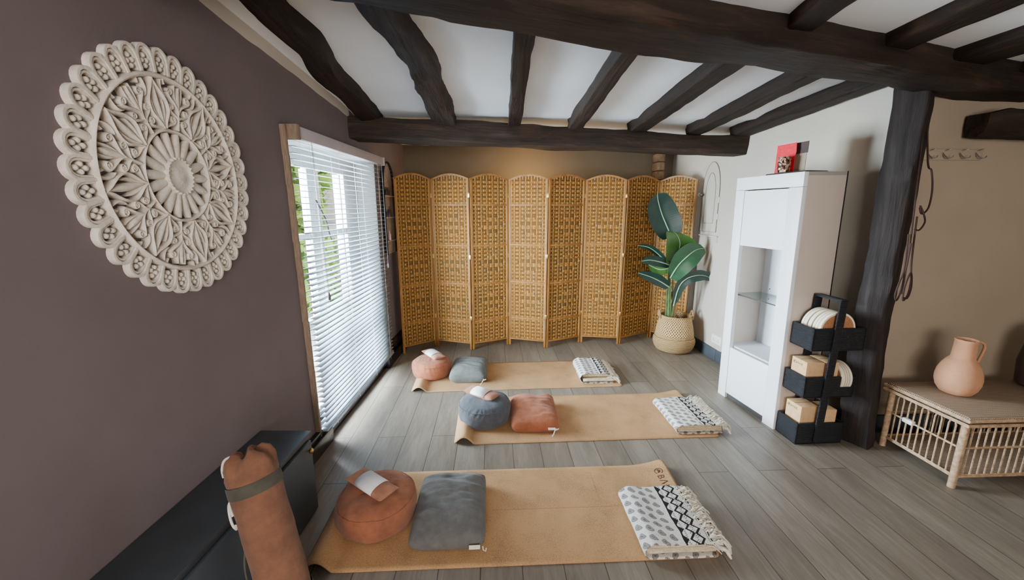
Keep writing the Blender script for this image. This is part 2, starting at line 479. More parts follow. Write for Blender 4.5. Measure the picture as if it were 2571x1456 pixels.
# left wall round the window opening (painted mauve up to the cornice line)
b = MB()
def wbox(b, s0, s1, n0, n1, z0, z1, bevel=0): return b.box(s0, s1, -n1, -n0, z0, z1, bevel, 2, WALLM)
wbox(b, -5.0, 0.0, -0.25, 0.0, 0, 2.62); wbox(b, 1.36, 2.45, -0.25, 0, 0, 2.62)
wbox(b, 0.0, 1.36, -0.25, 0, 0, 0.03); wbox(b, 0.0, 1.36, -0.25, 0, 1.88, 2.62)
s_ = Mat('mauve_wall_with_cream_cornice', 0.8)
xx, yy, zz = s_.xyz(s_.tc.outputs['Object'])
edge = (zz - (2.145 + S0*(yy-3.4)) + (s_.noise(s_.coord((1, 1, 1)), 2.2, 2)-0.5)*0.05) > 0.0
edge = edge*(yy < 3.22)
s_.color(s_.mix(edge, s_.ramp(s_.noise(s_.coord(), 3), [(0.3, (107, 94, 94)), (0.7, (113, 100, 100))]), (200, 190, 176)))
s_.bump(s_.noise(s_.coord(), 30, 3), 0.08, 0.01)
struct(b, 'wall_left', s_.m)
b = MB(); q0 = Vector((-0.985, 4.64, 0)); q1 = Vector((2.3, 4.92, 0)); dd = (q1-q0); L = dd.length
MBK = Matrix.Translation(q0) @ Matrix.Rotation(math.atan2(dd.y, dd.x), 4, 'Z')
b.box(-0.1, L+0.1, 0, 0.15, 0, 2.62, M=MBK); struct(b, 'wall_back', m['wallshade'])
b = MB()
poly = [(2.43, 2.36), (2.21, 3.65), (2.17, 4.95)]
out = [(2.62, 2.36), (2.40, 3.65), (2.36, 4.95)]
b.prism(poly+out[::-1], 0, 2.62); struct(b, 'wall_right', m['cream'])
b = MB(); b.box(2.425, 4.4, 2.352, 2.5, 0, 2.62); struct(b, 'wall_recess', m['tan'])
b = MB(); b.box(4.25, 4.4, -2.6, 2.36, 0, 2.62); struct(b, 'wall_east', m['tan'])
b = MB(); b.box(-1.75, -0.9, -2.6, -2.45, 0, 2.62); b.box(1.3, 4.4, -2.6, -2.45, 0, 2.62); b.box(-0.9, 1.3, -2.6, -2.45, 0, 0.75); b.box(-0.9, 1.3, -2.6, -2.45, 2.05, 2.62)  # opening in this unseen rear wall is added to let the fill light in
struct(b, 'wall_front', m['cream'])
# ceilings: the far bay slopes down to the back, the near bay is level
b = MB()
def cplane(u, v):
    Y = 0.95+v*4.1; X = -1.45+u*4.1
    z = zj(min(Y, 3.75))+0.085 - (0.02*math.exp(-((Y-3.3)/0.08)**2) if Y < 3.5 else 0)
    return (X, Y, z + 0.004*nz(X*2, Y*2, 1))
b.grid(cplane, 40, 40); o = struct(b, 'ceiling', m['white'], smooth=60); solid(o, 0.05, 1)
b = MB(); b.prism([(-1.75, -2.6), (4.4, -2.6), (4.4, 2.5), (3.55, 2.5), (3.5, 2.45), (-1.75, 1.03)], 2.24, 2.30); struct(b, 'ceiling_near', m['white'])

# baseboards, sill and window
b = MB(); wbox(b, -0.52, 0.10, 0.0, 0.05, 0, 0.10, 0.006); wbox(b, -0.5, 0.06, 0, 0.03, 0.10, 0.13, 0.004)
wbox(b, 1.28, 2.3, 0.0, 0.05, 0, 0.10, 0.006); wbox(b, 1.33, 2.3, 0.0, 0.025, 0.10, 0.21, 0.004)
wbox(b, 0.10, 1.28, 0, 0.012, 0, 0.03, 0.003)
struct(b, 'baseboard_left', m['black'], smooth=40)
b = MB()
for (a, c) in ((poly[0], poly[1]), (poly[1], poly[2])):
    A, B2 = Vector((*a, 0)), Vector((*c, 0)); d = B2-A
    Mx = Matrix.Translation(A) @ Matrix.Rotation(math.atan2(d.y, d.x), 4, 'Z')
    b.box(0, d.length, 0.0, 0.02, 0, 0.115, 0.004, 2, Mx)
struct(b, 'baseboard_right', m['blackmatt'], smooth=40)
b = MB(); b.box(2.44, 4.25, 2.328, 2.352, 0, 0.13, 0.004); struct(b, 'baseboard_recess', m['blackmatt'], smooth=40)
b = MB(); wbox(b, -0.02, 1.38, -0.17, 0.02, 0.03, 0.05, 0.006); struct(b, 'trim_1', m['black'], smooth=40)          # glossy sill
b = MB(); wbox(b, 0.0, 0.012, -0.17, 0.0, 0.075, 1.88); wbox(b, 1.348, 1.36, -0.17, 0, 0.075, 1.88); wbox(b, 0, 1.36, -0.17, 0, 1.868, 1.88)
struct(b, 'trim_2', m['reveal'])
b = MB()
def fbox(s0, s1, z0, z1, n0=-0.19, n1=-0.14): wbox(b, s0, s1, n0, n1, z0, z1, 0.006)
fbox(0.0, 0.07, 0.075, 1.87); fbox(1.03, 1.10, 0.075, 1.87); fbox(1.10, 1.36, 0.075, 1.87, -0.22, -0.16); fbox(0, 1.1, 0.05, 0.11); fbox(0, 1.1, 1.76, 1.87)
fbox(0.47, 0.56, 0.14, 1.76); fbox(0.07, 1.03, 1.29, 1.33); fbox(0.07, 1.03, 0.68, 0.75)
for s0 in (0.085, 0.575): fbox(s0, s0+0.02, 0.15, 1.75, -0.185, -0.13); fbox(s0+0.35, s0+0.37, 0.15, 1.75, -0.185, -0.13)
win = struct(b, 'window_1', m['upvc'], smooth=40)
b = MB(); b.quad(wl(0.07, -0.17, 0.11), wl(1.03, -0.17, 0.11), wl(1.03, -0.17, 1.76), wl(0.07, -0.17, 1.76)); b.build('pane', m['glass'], win, 0)
b = MB(); b.tube([wl(0.53, -0.13, 1.55), wl(0.60, -0.11, 1.42), wl(0.66, -0.11, 1.26)], 0.005, 6); b.build('window_stay', m['dark'], win)
# blind's bare-wood side board
b = MB()
def lean(z): return -0.030*(z-0.1)/1.78
for i in range(12):
    za, zb = 0.07+i*1.86/12, 0.07+(i+1)*1.86/12
    s0 = lean((za+zb)/2) - 0.012 + 0.004*nz(i*.7, 1, 2)
    b.prism([(s0-0.012, -0.030), (s0+0.004, -0.030), (s0+0.004, 0.0), (s0-0.012, 0.0)], za, zb, WALLM)
struct(b, 'trim_3', m['oldwood'])

# ---- venetian blind
bl = thing('venetian_blind', 'white slatted venetian blind hanging half open across the window in the mauve wall', 'blind', WO, WA)
NS = 51; b = MB()
for i in range(NS):
    z = 0.145 + i*0.0336; s0 = lean(z)+0.008; s1 = 1.392+lean(z)*0.4
    tilt = math.radians(4 + 1.0*nz(i*1.3, 0, 0))
    def sl(u, v):
        w = (v-0.5)*0.043
        sag = 0.0012*sin(u*PI*3+i)
        return (s0+(s1-s0)*u, -0.040+w*cos(tilt), z+w*sin(tilt)+0.0028*(1-(2*v-1)**2)+sag*0.4)
    b.grid(sl, 8, 4)
solid(b.build('slats', m['slat'], bl, 60), 0.0010)
b = MB(); b.box(-0.02, 1.40, -0.075, -0.015, 1.865, 1.93, 0.004); b.build('valance', m['valance'], bl)
b = MB(); b.box(-0.035, 0.0, -0.082, -0.012, 1.858, 1.935, 0.003); b.build('bracket', m['oldwood'], bl)
b = MB(); b.box(1.385, 1.41, -0.082, -0.012, 1.862, 1.932, 0.003); b.build('bracket', m['valance'], bl)
b = MB(); b.box(0.0, 1.39, -0.064, -0.016, 0.118, 0.134, 0.004); b.build('bottom_rail', m['slat'], bl)
b = MB()
for s in (0.14, 0.52, 0.90, 1.28):
    for yy_ in (-0.066, -0.014): b.tube([(s+lean(1.86), yy_, 1.87), (s, yy_, 0.1)], 0.0009, 5)
b.build('ladder_cord', m['cordw'], bl)
for s, ze in ((0.155, 0.98), (0.165, 0.98)):
    b = MB(); b.tube([(s-0.03, -0.072, 1.87), (s, -0.076, ze)], 0.0012, 5); b.build('pull_cord', m['tassel'], bl)
b = MB(); b.lathe([(0, 0), (.008, .002), (.0095, .02), (.006, .04), (.004, .05), (0, .052)], 10, (0.16, -0.076, 0.93)); b.build('tassel', m['tassel'], bl)
b = MB(); b.tube([(1.33, -0.074, 1.87), (1.335, -0.076, 1.0)], 0.0018, 6); b.lathe([(0, 0), (.006, .002), (.007, .03), (.003, .045), (0, .046)], 10, (1.335, -0.076, 0.96)); b.build('tilt_wand', m['slat'], bl)

# ---- outdoors beyond the window
b = MB(); b.box(-30, -1.5, -4, 40, -0.5, -0.42); o = struct(b, 'ground', m['paving'])
b = MB(); b.box(-7.0, -2.6, 11.5, 12.0, -0.45, 6.5); b.box(-7.1, -2.4, 11.35, 11.5, -0.45, 0.35)
hs = thing('neighbouring_house', 'pale rendered house wall seen through the blind slats', 'house')
b.build('wall', m['render'], hs, 0)
b = MB(); b.box(-5.0, -4.0, 11.44, 11.5, 1.1, 2.3, 0.02); b.build('window_frame', m['upvc'], hs)
tr = thing('garden_tree', 'sunlit green bushy tree seen through the left of the window', 'tree', (-4.72, 9.6, -0.45))
b = MB(); b.tube([(0, 0, 0), (.1, 0, 1.4), (0, .1, 2.6)], [.16, .12, .07], 10); b.build('trunk', m['bark'], tr)
b = MB()
for k in range(1500):
    a = random.random()*2*PI; r = 1.0*random.random()**0.33; h = 0.6+4.4*random.random()
    r *= max(.25, 1-abs(h-2.6)/3.2)
    c = Vector((r*cos(a), r*sin(a), h)); d = Vector((random.uniform(-1, 1), random.uniform(-1, 1), random.uniform(-1, 1))).normalized()*0.17; e = d.orthogonal().normalized()*0.09
    b.quad(c-d, c+e, c+d, c-e)
b.build('crown', m['foliage'], tr, 0)
tr2 = thing('garden_hedge', 'low clipped hedge outside below the window', 'hedge', (-3.6, 7.6, -0.45))
b = MB()
for k in range(900):
    c = Vector((random.uniform(-1.6, 0.6), random.uniform(-.4, .4), random.uniform(0, 1.35))); d = Vector((random.uniform(-1, 1), random.uniform(-1, 1), random.uniform(-1, 1))).normalized()*0.12; e = d.orthogonal().normalized()*0.07
    b.quad(c-d, c+e, c+d, c-e)
b.build('foliage', m['foliage'], tr2, 0)

# ================================================================ timbers
def beam(name, label, P0, P1, w, h, mat, bend=None, seed=0, rough=0.012, seg=48, cham=0.18, roll=0):
    P0, P1 = Vector(P0), Vector(P1); d = P1-P0; L = d.length
    o = bpy.data.objects.new(name, None)
    x = d.normalized(); y = Vector((0, 0, 1)).cross(x)
    if y.length < 0.2: y = Vector((0, 1, 0))
    y.normalize(); z = x.cross(y)
    R = Matrix((x, y, z)).transposed().to_4x4()
    if roll: R = R @ Matrix.Rotation(roll, 4, 'X')
    b = MB(); prof = []
    for sx, sy in ((1, 1), (-1, 1), (-1, -1), (1, -1)):
        cs = [(0.5*sx, (0.5-cham*.6)*sy), (0.5*sx*0.94, 0.5*sy*0.94), ((0.5-cham*.6)*sx, 0.5*sy)]
        if sx*sy < 0: cs = cs[::-1]
        prof += cs
        # flat mid points
        nx = {(1, 1): (0, .5), (-1, 1): (-.5, 0), (-1, -1): (0, -.5), (1, -1): (.5, 0)}[(sx, sy)]
        prof.append(nx)
    rings = []
    for i in range(seg+1):
        t = i/seg; dy, dz, ks = bend(t) if bend else (0, 0, 1)
        R_ = []
        for j, (a, c) in enumerate(prof):
            X = t*L
            nn = nz(X*2.2+seed, a*3, c*3+seed)*rough + nz(X*9+seed, a*6, c*6)*rough*0.45
            R_.append(b.bm.verts.new((X, a*w*ks*(1+nn/w*2) + dy, c*h*ks*(1+nn/h*2) + dz)))
        rings.append(R_)
    n = len(prof)
    for i in range(seg):
        for j in range(n): b.bm.faces.new((rings[i][j], rings[i][(j+1) % n], rings[i+1][(j+1) % n], rings[i+1][j]))
    b.bm.faces.new(rings[0][::-1]); b.bm.faces.new(rings[-1])
    me = b.build(name, mat, None, 50)
    bpy.data.objects.remove(o)
    me.matrix_world = Matrix.Translation(P0) @ R
    return props(me, label, 'beam')

def lerp(tab, t):
    for (a, x), (c, y) in zip(tab, tab[1:]):
        if t <= c:
            k = (t-a)/(c-a) if c > a else 0
            k = k*k*(3-2*k)
            return tuple(p+(q-p)*k for p, q in zip(x, y))
    return tab[-1][1]

# back wall plate
beam('timber_beam', 'long dark timber beam crossing the room above the folding screen', (-1.12, 3.275, 2.088), (2.31, 3.665, 2.03), 0.20, 0.155, m['timber2'], lambda t: (0, 0.0, 1+0.05*sin(t*7)), 3, 0.012, 70)
# big diagonal tie beam
beam('timber_beam', 'massive dark tie beam running across the ceiling onto the post', (-1.28, 1.17, 2.262), (4.24, 2.671, 2.184), 0.25, 0.19, m['timber'], lambda t: (0.012*sin(t*9), 0.008*sin(t*14), 1), 11, 0.016, 90, 0.12)
# far-bay joists: x at the near end, x at the far end, width, depth
def joist(label, xn, yn, xf, yf, w, h, mat, bend=None, seed=0, rough=0.01):
    return beam('ceiling_joist', label, (xn, yn, zj(yn)+h/2), (xf, yf, zj(yf)+h/2), w, h, mat, bend, seed, rough, 40)
joist('wavy dark joist nearest the mauve wall', -0.93, 1.2, -0.90, 3.30, 0.12, 0.09, m['timber'], lambda t: lerp([(0, (0, 0, 1)), (.33, (-.012, 0, .95)), (.45, (-.035, 0, 1.1)), (.62, (0.02, 0, 1.2)), (.8, (0, 0, 1)), (1, (0, 0, 1.1))], t), 21, 0.016)
joist('thick crooked grey-brown joist with a split underside, second from the mauve wall', -0.46, 1.3, -0.375, 3.36, 0.165, 0.12, m['timber2'], lambda t: lerp([(0, (0.03, 0, .85)), (.3, (.02, 0, .9)), (.55, (-.045, 0, 1.0)), (.68, (-.015, 0, .98)), (1, (0.0, 0, 1.1))], t), 33, 0.028)
joist('straight dark joist above the middle of the folding screen', 0.145, 1.5, 0.178, 3.42, 0.093, 0.09, m['timber'], None, 41)
joist('greyish joist beside the split wedge, fourth from the mauve wall', 0.69, 1.75, 0.668, 3.42, 0.105, 0.10, m['timber2'], lambda t: lerp([(0, (0, 0, .85)), (1, (0, 0, 1.1))], t), 52)
joist('reddish brown joist with paint flecks, fifth from the mauve wall', 1.30, 1.9, 1.20, 3.52, 0.14, 0.09, m['timber'], lambda t: (0.01*sin(t*6), 0, 1), 63)
joist('dark joist second from the right-hand wall', 1.85, 2.1, 1.715, 3.55, 0.13, 0.09, m['timber'], lambda t: (0.012*sin(t*5+1), 0, 1), 74)
joist('dark joist lying along the top of the right-hand wall', 2.34, 2.25, 2.145, 3.60, 0.15, 0.09, m['timber'], None, 85)
# near-bay joists
for lab, P0, P1, w_, sd in (('short near joist on the viewer side of the tie beam, leftmost', (1.25, 1.82), (0.45, -2.4), 0.125, 91),
        ('near joist on the viewer side of the tie beam, middle one', (1.80, 1.95), (1.45, -2.4), 0.16, 95),
        ('broad near joist at the upper right corner', (2.33, 2.10), (2.36, -2.4), 0.26, 99),
        ('dark joist at the far right over the rattan bench', (2.86, 2.2), (3.0, -2.4), 0.24, 103)):
    beam('ceiling_joist', lab, (*P0, 2.232), (*P1, 2.232), w_, 0.085, m['timber'], None, sd, 0.008, 60)
# stub beam over the recess
beam('timber_beam', 'rough broken-ended timber stub over the recess on the right', (2.74, 2.27, 1.955), (4.2, 2.27, 1.965), 0.13, 0.135, m['timber'], lambda t: (0, 0.004*sin(t*20), 0.82+0.18*min(1, t*14)), 110, 0.02, 60)
# wedge by the fourth joist
b = MB(); b.prism([(0.79, 2.02), (0.84, 2.02), (0.80, 2.17)], 2.262, 2.33); props(b.build('wood_wedge', m['timber'], None, 0), 'small split wooden wedge between two joists by the tie beam', 'wedge')
# post
pp = beam('timber_post', 'dark weathered upright timber post at the corner by the white cabinet', (2.395, 2.27, 0.0), (2.36, 2.36, 2.17), 0.145, 0.15, m['timber3'], lambda t: (0.015*sin(t*5), 0.018*sin(t*4+1), 1+0.10*math.exp(-t*14)+.03*sin(t*9)), 120, 0.014, 60, 0.14, 0.55)
pp['category'] = 'post'

# ================================================================ carved round wall panel
man = thing('carved_wall_panel', 'large round carved whitewashed wooden wall panel with scalloped edge on the mauve wall', 'wall art', wl(-0.775, 0.0, 1.61), WA); man.scale = (0.908, 1.0, 1.032)
# local: x along the wall, z up, -y into the room
def ribbon(mb, pts, w, y0, y1, taper=None, flat=False):
    y1 *= 0.68; k = len(pts); P = [Vector((p[0], 0, p[1])) for p in pts]; rows = []
    for i in range(k):
        t = (P[min(i+1, k-1)]-P[max(i-1, 0)])
        t = t.normalized() if t.length > 1e-9 else Vector((1, 0, 0))
        s = Vector((-t.z, 0, t.x)); ww = w*(taper(i/(k-1)) if taper else 1)
        rows.append([mb.bm.verts.new(P[i]+s*ww*a+Vector((0, y, 0))) for a, y in (((-.5, y0), (-.5, y0+(y1-y0)*.80), (-.40, y0+(y1-y0)*.97), (0, y1), (.40, y0+(y1-y0)*.97), (.5, y0+(y1-y0)*.80), (.5, y0)) if flat else ((-.5, y0), (-.5, y0+(y1-y0)*.55), (-.28, y0+(y1-y0)*.9), (0, y1), (.28, y0+(y1-y0)*.9), (.5, y0+(y1-y0)*.55), (.5, y0)))])
    for i in range(k-1):
        for j in range(6): mb.bm.faces.new((rows[i][j], rows[i+1][j], rows[i+1][j+1], rows[i][j+1]))
    mb.bm.faces.new(rows[0]); mb.bm.faces.new(rows[-1][::-1])
def pol(r, a): return (r*cos(a), r*sin(a))
def bez(p0, p1, p2, p3, n=12):
    o = []
    for i in range(n+1):
        t = i/n; u = 1-t
        o.append(tuple(u**3*a+3*u*u*t*b_+3*u*t*t*c+t**3*d for a, b_, c, d in zip(p0, p1, p2, p3)))
    return o
tp = lambda t: 0.35+0.65*sin(PI*min(1, 0.12+0.88*t))**0.7
NSC = 36
b = MB()
for k in range(NSC):
    a0 = 2*PI*k/NSC; da = PI/NSC
    arch = [pol(0.330, a0-da*0.99)] + [(lambda q: pol(q[0], a0+q[1]))((0.366+0.041*sin(u), -da*0.98*cos(u))) for u in [i*PI/12 for i in range(13)]] + [pol(0.330, a0+da*0.99)]
    ribbon(b, arch, 0.0110, 0.0, -0.034, None, True)
    arch2 = [pol(0.332, a0-da*0.72)] + [(lambda q: pol(q[0], a0+q[1]))((0.362+0.034*sin(u), -da*0.72*cos(u))) for u in [i*PI/12 for i in range(13)]] + [pol(0.332, a0+da*0.72)]
    ribbon(b, arch2, 0.0075, 0.0, -0.027, None, True)
    for r, q in ((0.346, 0), (0.376, 0), (0.361, -.34), (0.361, .34)):
        x, z = pol(r, a0+q*da)
        b.lathe([(0.0085, -0.012), (0.0082, 0.007), (0.005, 0.011), (0, 0.0125)], 8)
        vs = b.bm.verts[-25:] if False else None
    # move the four beads just made into place
    b.bm.verts.ensure_lookup_table()
    vs = b.bm.verts[-100:]
    for i, (r, q) in enumerate(((0.346, 0), (0.376, 0), (0.361, -.34), (0.361, .34))):
        x, z = pol(r, a0+q*da)
        for v in vs[i*25:(i+1)*25]: v.co = Vector((x+v.co.x, -0.008-v.co.z, z+v.co.y))
b.build('scalloped_border', m['carved'], man, 50)
b = MB(); ribbon(b, [pol(0.322, 2*PI*i/96) for i in range(97)], 0.0165, 0, -0.044); b.build('ring', m['carved'], man, 50)
b = MB(); ribbon(b, [pol(0.152, 2*PI*i/72) for i in range(73)], 0.011, 0, -0.042); b.build('inner_ring', m['carved'], man, 50)
b = MB()
def warp(A):
    return lambda t, r: pol(r, A + t/r)
def stroke(A, p, w, h=-0.040, tap=None, n=14):
    W_ = warp(A); ribbon(b, [W_(t, r) for t, r in bez(*p, n)], w*1.28, 0, h, tap)
def scroll(A, c, r0, a0, sgn, w, h=-0.040, turns=1.35):
    W_ = warp(A); n = 22
    ribbon(b, [W_(c[0]+sgn*r0*(1-0.72*i/n)*cos(a0+i/n*turns*2*PI), c[1]+r0*(1-0.72*i/n)*sin(a0+i/n*turns*2*PI)) for i in range(n+1)], w*1.15, 0, h, lambda t: 1-0.25*t)
    q_ = W_(*c); v0 = len(b.bm.verts)
    b.lathe([(0.0055, 0), (0.005, 0.020), (0.002, 0.026), (0, 0.0265)], 8)
    b.bm.verts.ensure_lookup_table()
    for v in b.bm.verts[v0:]: v.co = Vector((q_[0]+v.co.x, -v.co.z, q_[1]+v.co.y))
leafy = lambda t: max(0.15, sin(PI*min(1, 0.10+0.86*t)))
for k in range(8):
    A = 2*PI*k/8 + 0.2; B_ = A+PI/8
    stroke(A, ((0, .170), (0, .21), (0, .25), (0, .298)), 0.019, -0.040, leafy)
    stroke(B_, ((0, .158), (0, .18), (0, .20), (0, .225)), 0.0095)
    stroke(B_, ((0, .226), (0, .25), (0, .28), (0, .306)), 0.021, -0.040, leafy)
    for sg in (-1, 1):
        # pointed lancet outline with leaf strokes inside
        stroke(A, ((0, .313), (sg*.012, .275), (sg*.046, .262), (sg*.040, .222)), 0.0088, -0.044)
        stroke(A, ((sg*.040, .222), (sg*.034, .195), (sg*.012, .185), (sg*.004, .158)), 0.0088, -0.044)
        stroke(A, ((sg*.004, .170), (sg*.014, .195), (sg*.027, .212), (sg*.024, .248)), 0.0105, -0.036, leafy)
        # base curls
        stroke(A, ((sg*.006, .158), (sg*.022, .170), (sg*.050, .168), (sg*.060, .188)), 0.0105, -0.040, lambda t: 0.6+0.4*t)
        scroll(A, (sg*.049, .189), 0.0115, 0.0, sg, 0.0075)
        # palmette scrolls between the lancets
        stroke(B_, ((0, .215), (sg*.004, .245), (sg*.040, .255), (sg*.052, .277)), 0.0105, -0.042, lambda t: 0.6+0.4*t)
        scroll(B_, (sg*.040, .279), 0.0125, 0.0, sg, 0.0075)
        stroke(B_, ((0, .190), (sg*.004, .212), (sg*.030, .205), (sg*.044, .228)), 0.0100, -0.040, lambda t: 0.6+0.4*t)
        scroll(B_, (sg*.033, .230), 0.0110, 0.0, sg, 0.0070)
        stroke(B_, ((sg*.010, .250), (sg*.016, .27), (sg*.018, .285), (sg*.016, .309)), 0.0085, -0.036, leafy)
        stroke(B_, ((sg*.056, .262), (sg*.074, .270), (sg*.082, .290), (sg*.080, .312)), 0.0105, -0.038, leafy)
        stroke(B_, ((sg*.058, .300), (sg*.062, .305), (sg*.064, .310), (sg*.064, .316)), 0.0085, -0.034)
b.build('scroll_lattice', m['carved'], man, 50)
b = MB()
for k in range(18):
    A = 2*PI*k/18
    ribbon(b, [pol(0.058+0.086*i/8, A) for i in range(9)], 0.031, -0.004, -0.034, lambda t: 0.55+0.45*sin(PI*min(1, .15+.72*t)) if t < .9 else 0.5)
b.build('flower_petals', m['carved'], man, 50)
b = MB(); b.lathe([(0.066, 0), (0.066, 0.02), (0.058, 0.030), (0.050, 0.025), (0.044, 0.023), (0.02, 0.030), (0, 0.031)], 40)
for v in b.bm.verts: v.co = Vector((v.co.x, -v.co.z, v.co.y))
for k in range(24):
    x, z = pol(0.060, 2*PI*k/24); b.tube([(x, -0.024, z), (x, -0.034, z)], [0.006, 0.003], 6)
b.build('flower_centre', m['carved'], man, 50)

# ================================================================ folding screen
scr = thing('folding_screen', 'eight-panel woven bamboo folding screen with arched tops across the back wall', 'screen')
HP = [(-0.957, 4.001), (-0.632, 4.231), (-0.233, 4.086), (0.164, 4.247), (0.564, 4.112), (0.975, 4.285), (1.395, 4.20), (1.83, 4.43), (2.115, 4.14)]
RZ = [0.075, 0.315, 0.715, 1.115, 1.525]
for k in range(8):
    A, B2 = Vector((*HP[k], 0)), Vector((*HP[k+1], 0)); d = B2-A; W = d.length-0.006; ang = math.atan2(d.y, d.x)
    b = MB(); st = 0.022
    b.box(0.003, 0.003+st, -0.010, 0.010, 0, 1.785, 0.003); b.box(W-st, W, -0.010, 0.010, 0, 1.785, 0.003)
    for z in RZ: b.box(st, W-st, -0.009, 0.009, z-0.008, z+0.008, 0.003)
    n = 16
    for i in range(n):
        x0, x1 = W*i/n, W*(i+1)/n
        f = lambda x: 1.782+0.052*sin(PI*min(max(x/W, 0), 1))
        b.prism([(x0, f(x0)-0.018), (x1, f(x1)-0.018), (x1, f(x1)), (x0, f(x0))], -0.010, 0.010, Matrix.Rotation(PI/2, 4, 'X'))
    pn = b.build('screen_panel', m['frame'], scr, 40)
    pn.location = A; pn.rotation_euler = (0, 0, ang)
    b = MB(); x0, x1 = st+0.006, W-st-0.003; NC = 12; pc = (x1-x0)/NC
    secs = list(zip(RZ, RZ[1:]+[1.79]))
    for si, (za, zb) in enumerate(secs):
        za += 0.009; zb -= 0.009
        NR = max(4, round((zb-za)/0.0198)); h = (zb-za)/NR
        for r in range(NR):
            zc = za+r*h
            c = 0
            while c < NC:
                cc = c
                inside = (0 < si < 4) and (abs(c-NC/2+0.5)/(NC/2)*1.15 + abs(r-NR/2+0.5)/(NR/2)) < 0.80
                par = ((r//2) if inside else r) % 2
                step = 2 if (c % 2) == par else 1
                c2 = min(NC, c+step)
                a0, a1 = x0+c*pc+0.0017, x0+c2*pc-0.0017
                bul = -0.006 if par == 0 else -0.0025
                top = zc+h*0.94
                if si == 4:
                    mid = (a0+a1)/2
                    lim = 1.764+0.052*sin(PI*mid/W)
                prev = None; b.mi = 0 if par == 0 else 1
                for i in range(5):
                    t = i/4; x = a0+(a1-a0)*t; y = 0.001+bul*sin(PI*t)
                    cur = (b.bm.verts.new((x, y, zc+h*.02)), b.bm.verts.new((x, y-0.001, zc+h*.5)), b.bm.verts.new((x, y, top)))
                    if prev:
                        for f in (b.bm.faces.new((prev[0], cur[0], cur[1], prev[1])), b.bm.faces.new((prev[1], cur[1], cur[2], prev[2]))): f.material_index = b.mi
                    prev = cur
                c = c2
    # the strip under the arch
    za = 1.781
    NR = 3
    for r in range(NR):
        zc = za+r*0.0175
        xs = [x for x in [x0+i*pc for i in range(NC+1)] if 1.764+0.052*sin(PI*x/W) > zc+0.006]
        for xa, xb in zip(xs, xs[1:]): b.quad((xa+.002, 0, zc), (xb-.002, 0, zc), (xb-.002, -0.003, zc+.016), (xa+.002, -0.003, zc+.016))
    b.build('woven_infill', [m['weave'], m['weaveshade']], pn, 60, normals=False)
    b = MB()
    for c in range(NC+1):
        x = x0+c*pc; ztop = 1.765+0.052*sin(PI*x/W)
        b.box(x-0.0013, x+0.0013, -0.001, 0.003, 0.08, ztop)
    b.build('upright_rods', m['stick'], pn, 0)
    if k < 7:
        for z in (0.35, 1.0, 1.62):
            b = MB(); b.box(W-0.012, W+0.010, -0.013, -0.010, z-0.022, z+0.022, 0.001); b.build('hinge', m['hinge'], pn)

# ================================================================ arched shelf by the window
sh = thing('arched_wall_shelf', 'narrow arched wooden wall shelf partly hidden between blind and folding screen', 'shelf', wl(1.50, 0.0, 1.06), WA)
b = MB(); Wd = 0.30
out = [(0, 0)]+[(0, 0.66)]+[(Wd/2-Wd/2*cos(i*PI/16), 0.66+0.20*sin(i*PI/16)) for i in range(1, 16)]+[(Wd, 0.66), (Wd, 0)]
b.prism(out, 0, 0.012, Matrix.Rotation(PI/2, 4, 'X')); b.build('back_board', m['shelf'], sh)
for i in range(len(out)-1):
    pass
b = MB()
ring = [(x, -0.03, z) for x, z in out]
for (xa, za), (xb, zb) in zip(out, out[1:]):
    d = Vector((xb-xa, 0, zb-za)).normalized(); nn = Vector((-d.z, 0, d.x))*0.010
    b.bm.faces.new([b.bm.verts.new(Vector(p)) for p in ((xa, 0, za), (xb, 0, zb), (xb, -0.032, zb), (xa, -0.032, za))])
solid(b.build('side_board', m['dark'], sh, 40), 0.010)
for z in (0.12, 0.34, 0.54):
    b = MB(); b.box(0.006, Wd-0.006, -0.042, -0.008, z, z+0.012, 0.002); b.build('shelf_board', m['shelf'], sh)
def bottle(s, z, h, r, mat, label, name='small_bottle', cat='bottle', group='bottles on the arched shelf'):
    b = MB(); b.lathe([(0, 0), (r, 0.001), (r, h*.62), (r*.45, h*.78), (r*.45, h*.95), (r*.55, h), (0, h)], 12)
    o = b.build(name, mat, None); p = wl(1.50+s, 0.028, 1.06+z); o.location = p
    return props(o, label, cat, group)
for s in (0.05, 0.085, 0.12): bottle(s, 0.552, 0.075, 0.011, m['bottle'], 'tiny dark bottle on the upper board of the arched shelf', group='dark bottles on the upper board')
for s in (0.045, 0.08): bottle(s, 0.352, 0.07, 0.010, m['bottle'], 'tiny dark bottle on the middle board of the arched shelf', group='dark bottles on the middle board')
bottle(0.125, 0.352, 0.10, 0.013, m['bottle'], 'taller dark bottle on the middle board of the arched shelf', group=None)
bottle(0.085, 0.132, 0.085, 0.013, m['pinkjar'], 'pale pink slim jar on the lowest board of the arched shelf', 'slim_jar', 'jar', None)

# ================================================================ low black cupboard
cup = thing('low_cupboard', 'low charcoal black cupboard along the mauve wall below the carved panel', 'cupboard')
cup.location = WO; cup.rotation_euler = (0, 0, WA)
b = MB(); b.box(-3.4, -0.525, -0.238, -0.002, 0.0, 0.405); b.box(-3.42, -0.512, -0.250, -0.002, 0.412, 0.437, 0.003)
b.build('carcass', m['blackmatt'], cup, 40)
for y0, y1 in ((-1.375, -0.535), (-2.245, -1.395)):
    b = MB(); b.box(y0, y1, -0.257, -0.238, 0.03, 0.400, 0.003); dr = b.build('door', m['blackmatt'], cup)
    b = MB(); b.lathe([(0, 0), (.005, 0), (.005, .012), (.012, .018), (.013, .026), (.008, .032), (0, .034)], 16)
    for v in b.bm.verts: v.co = Vector((y1-0.05+v.co.x, -0.257-v.co.z, 0.375+v.co.y))
    b.build('knob', m['brass'], dr)

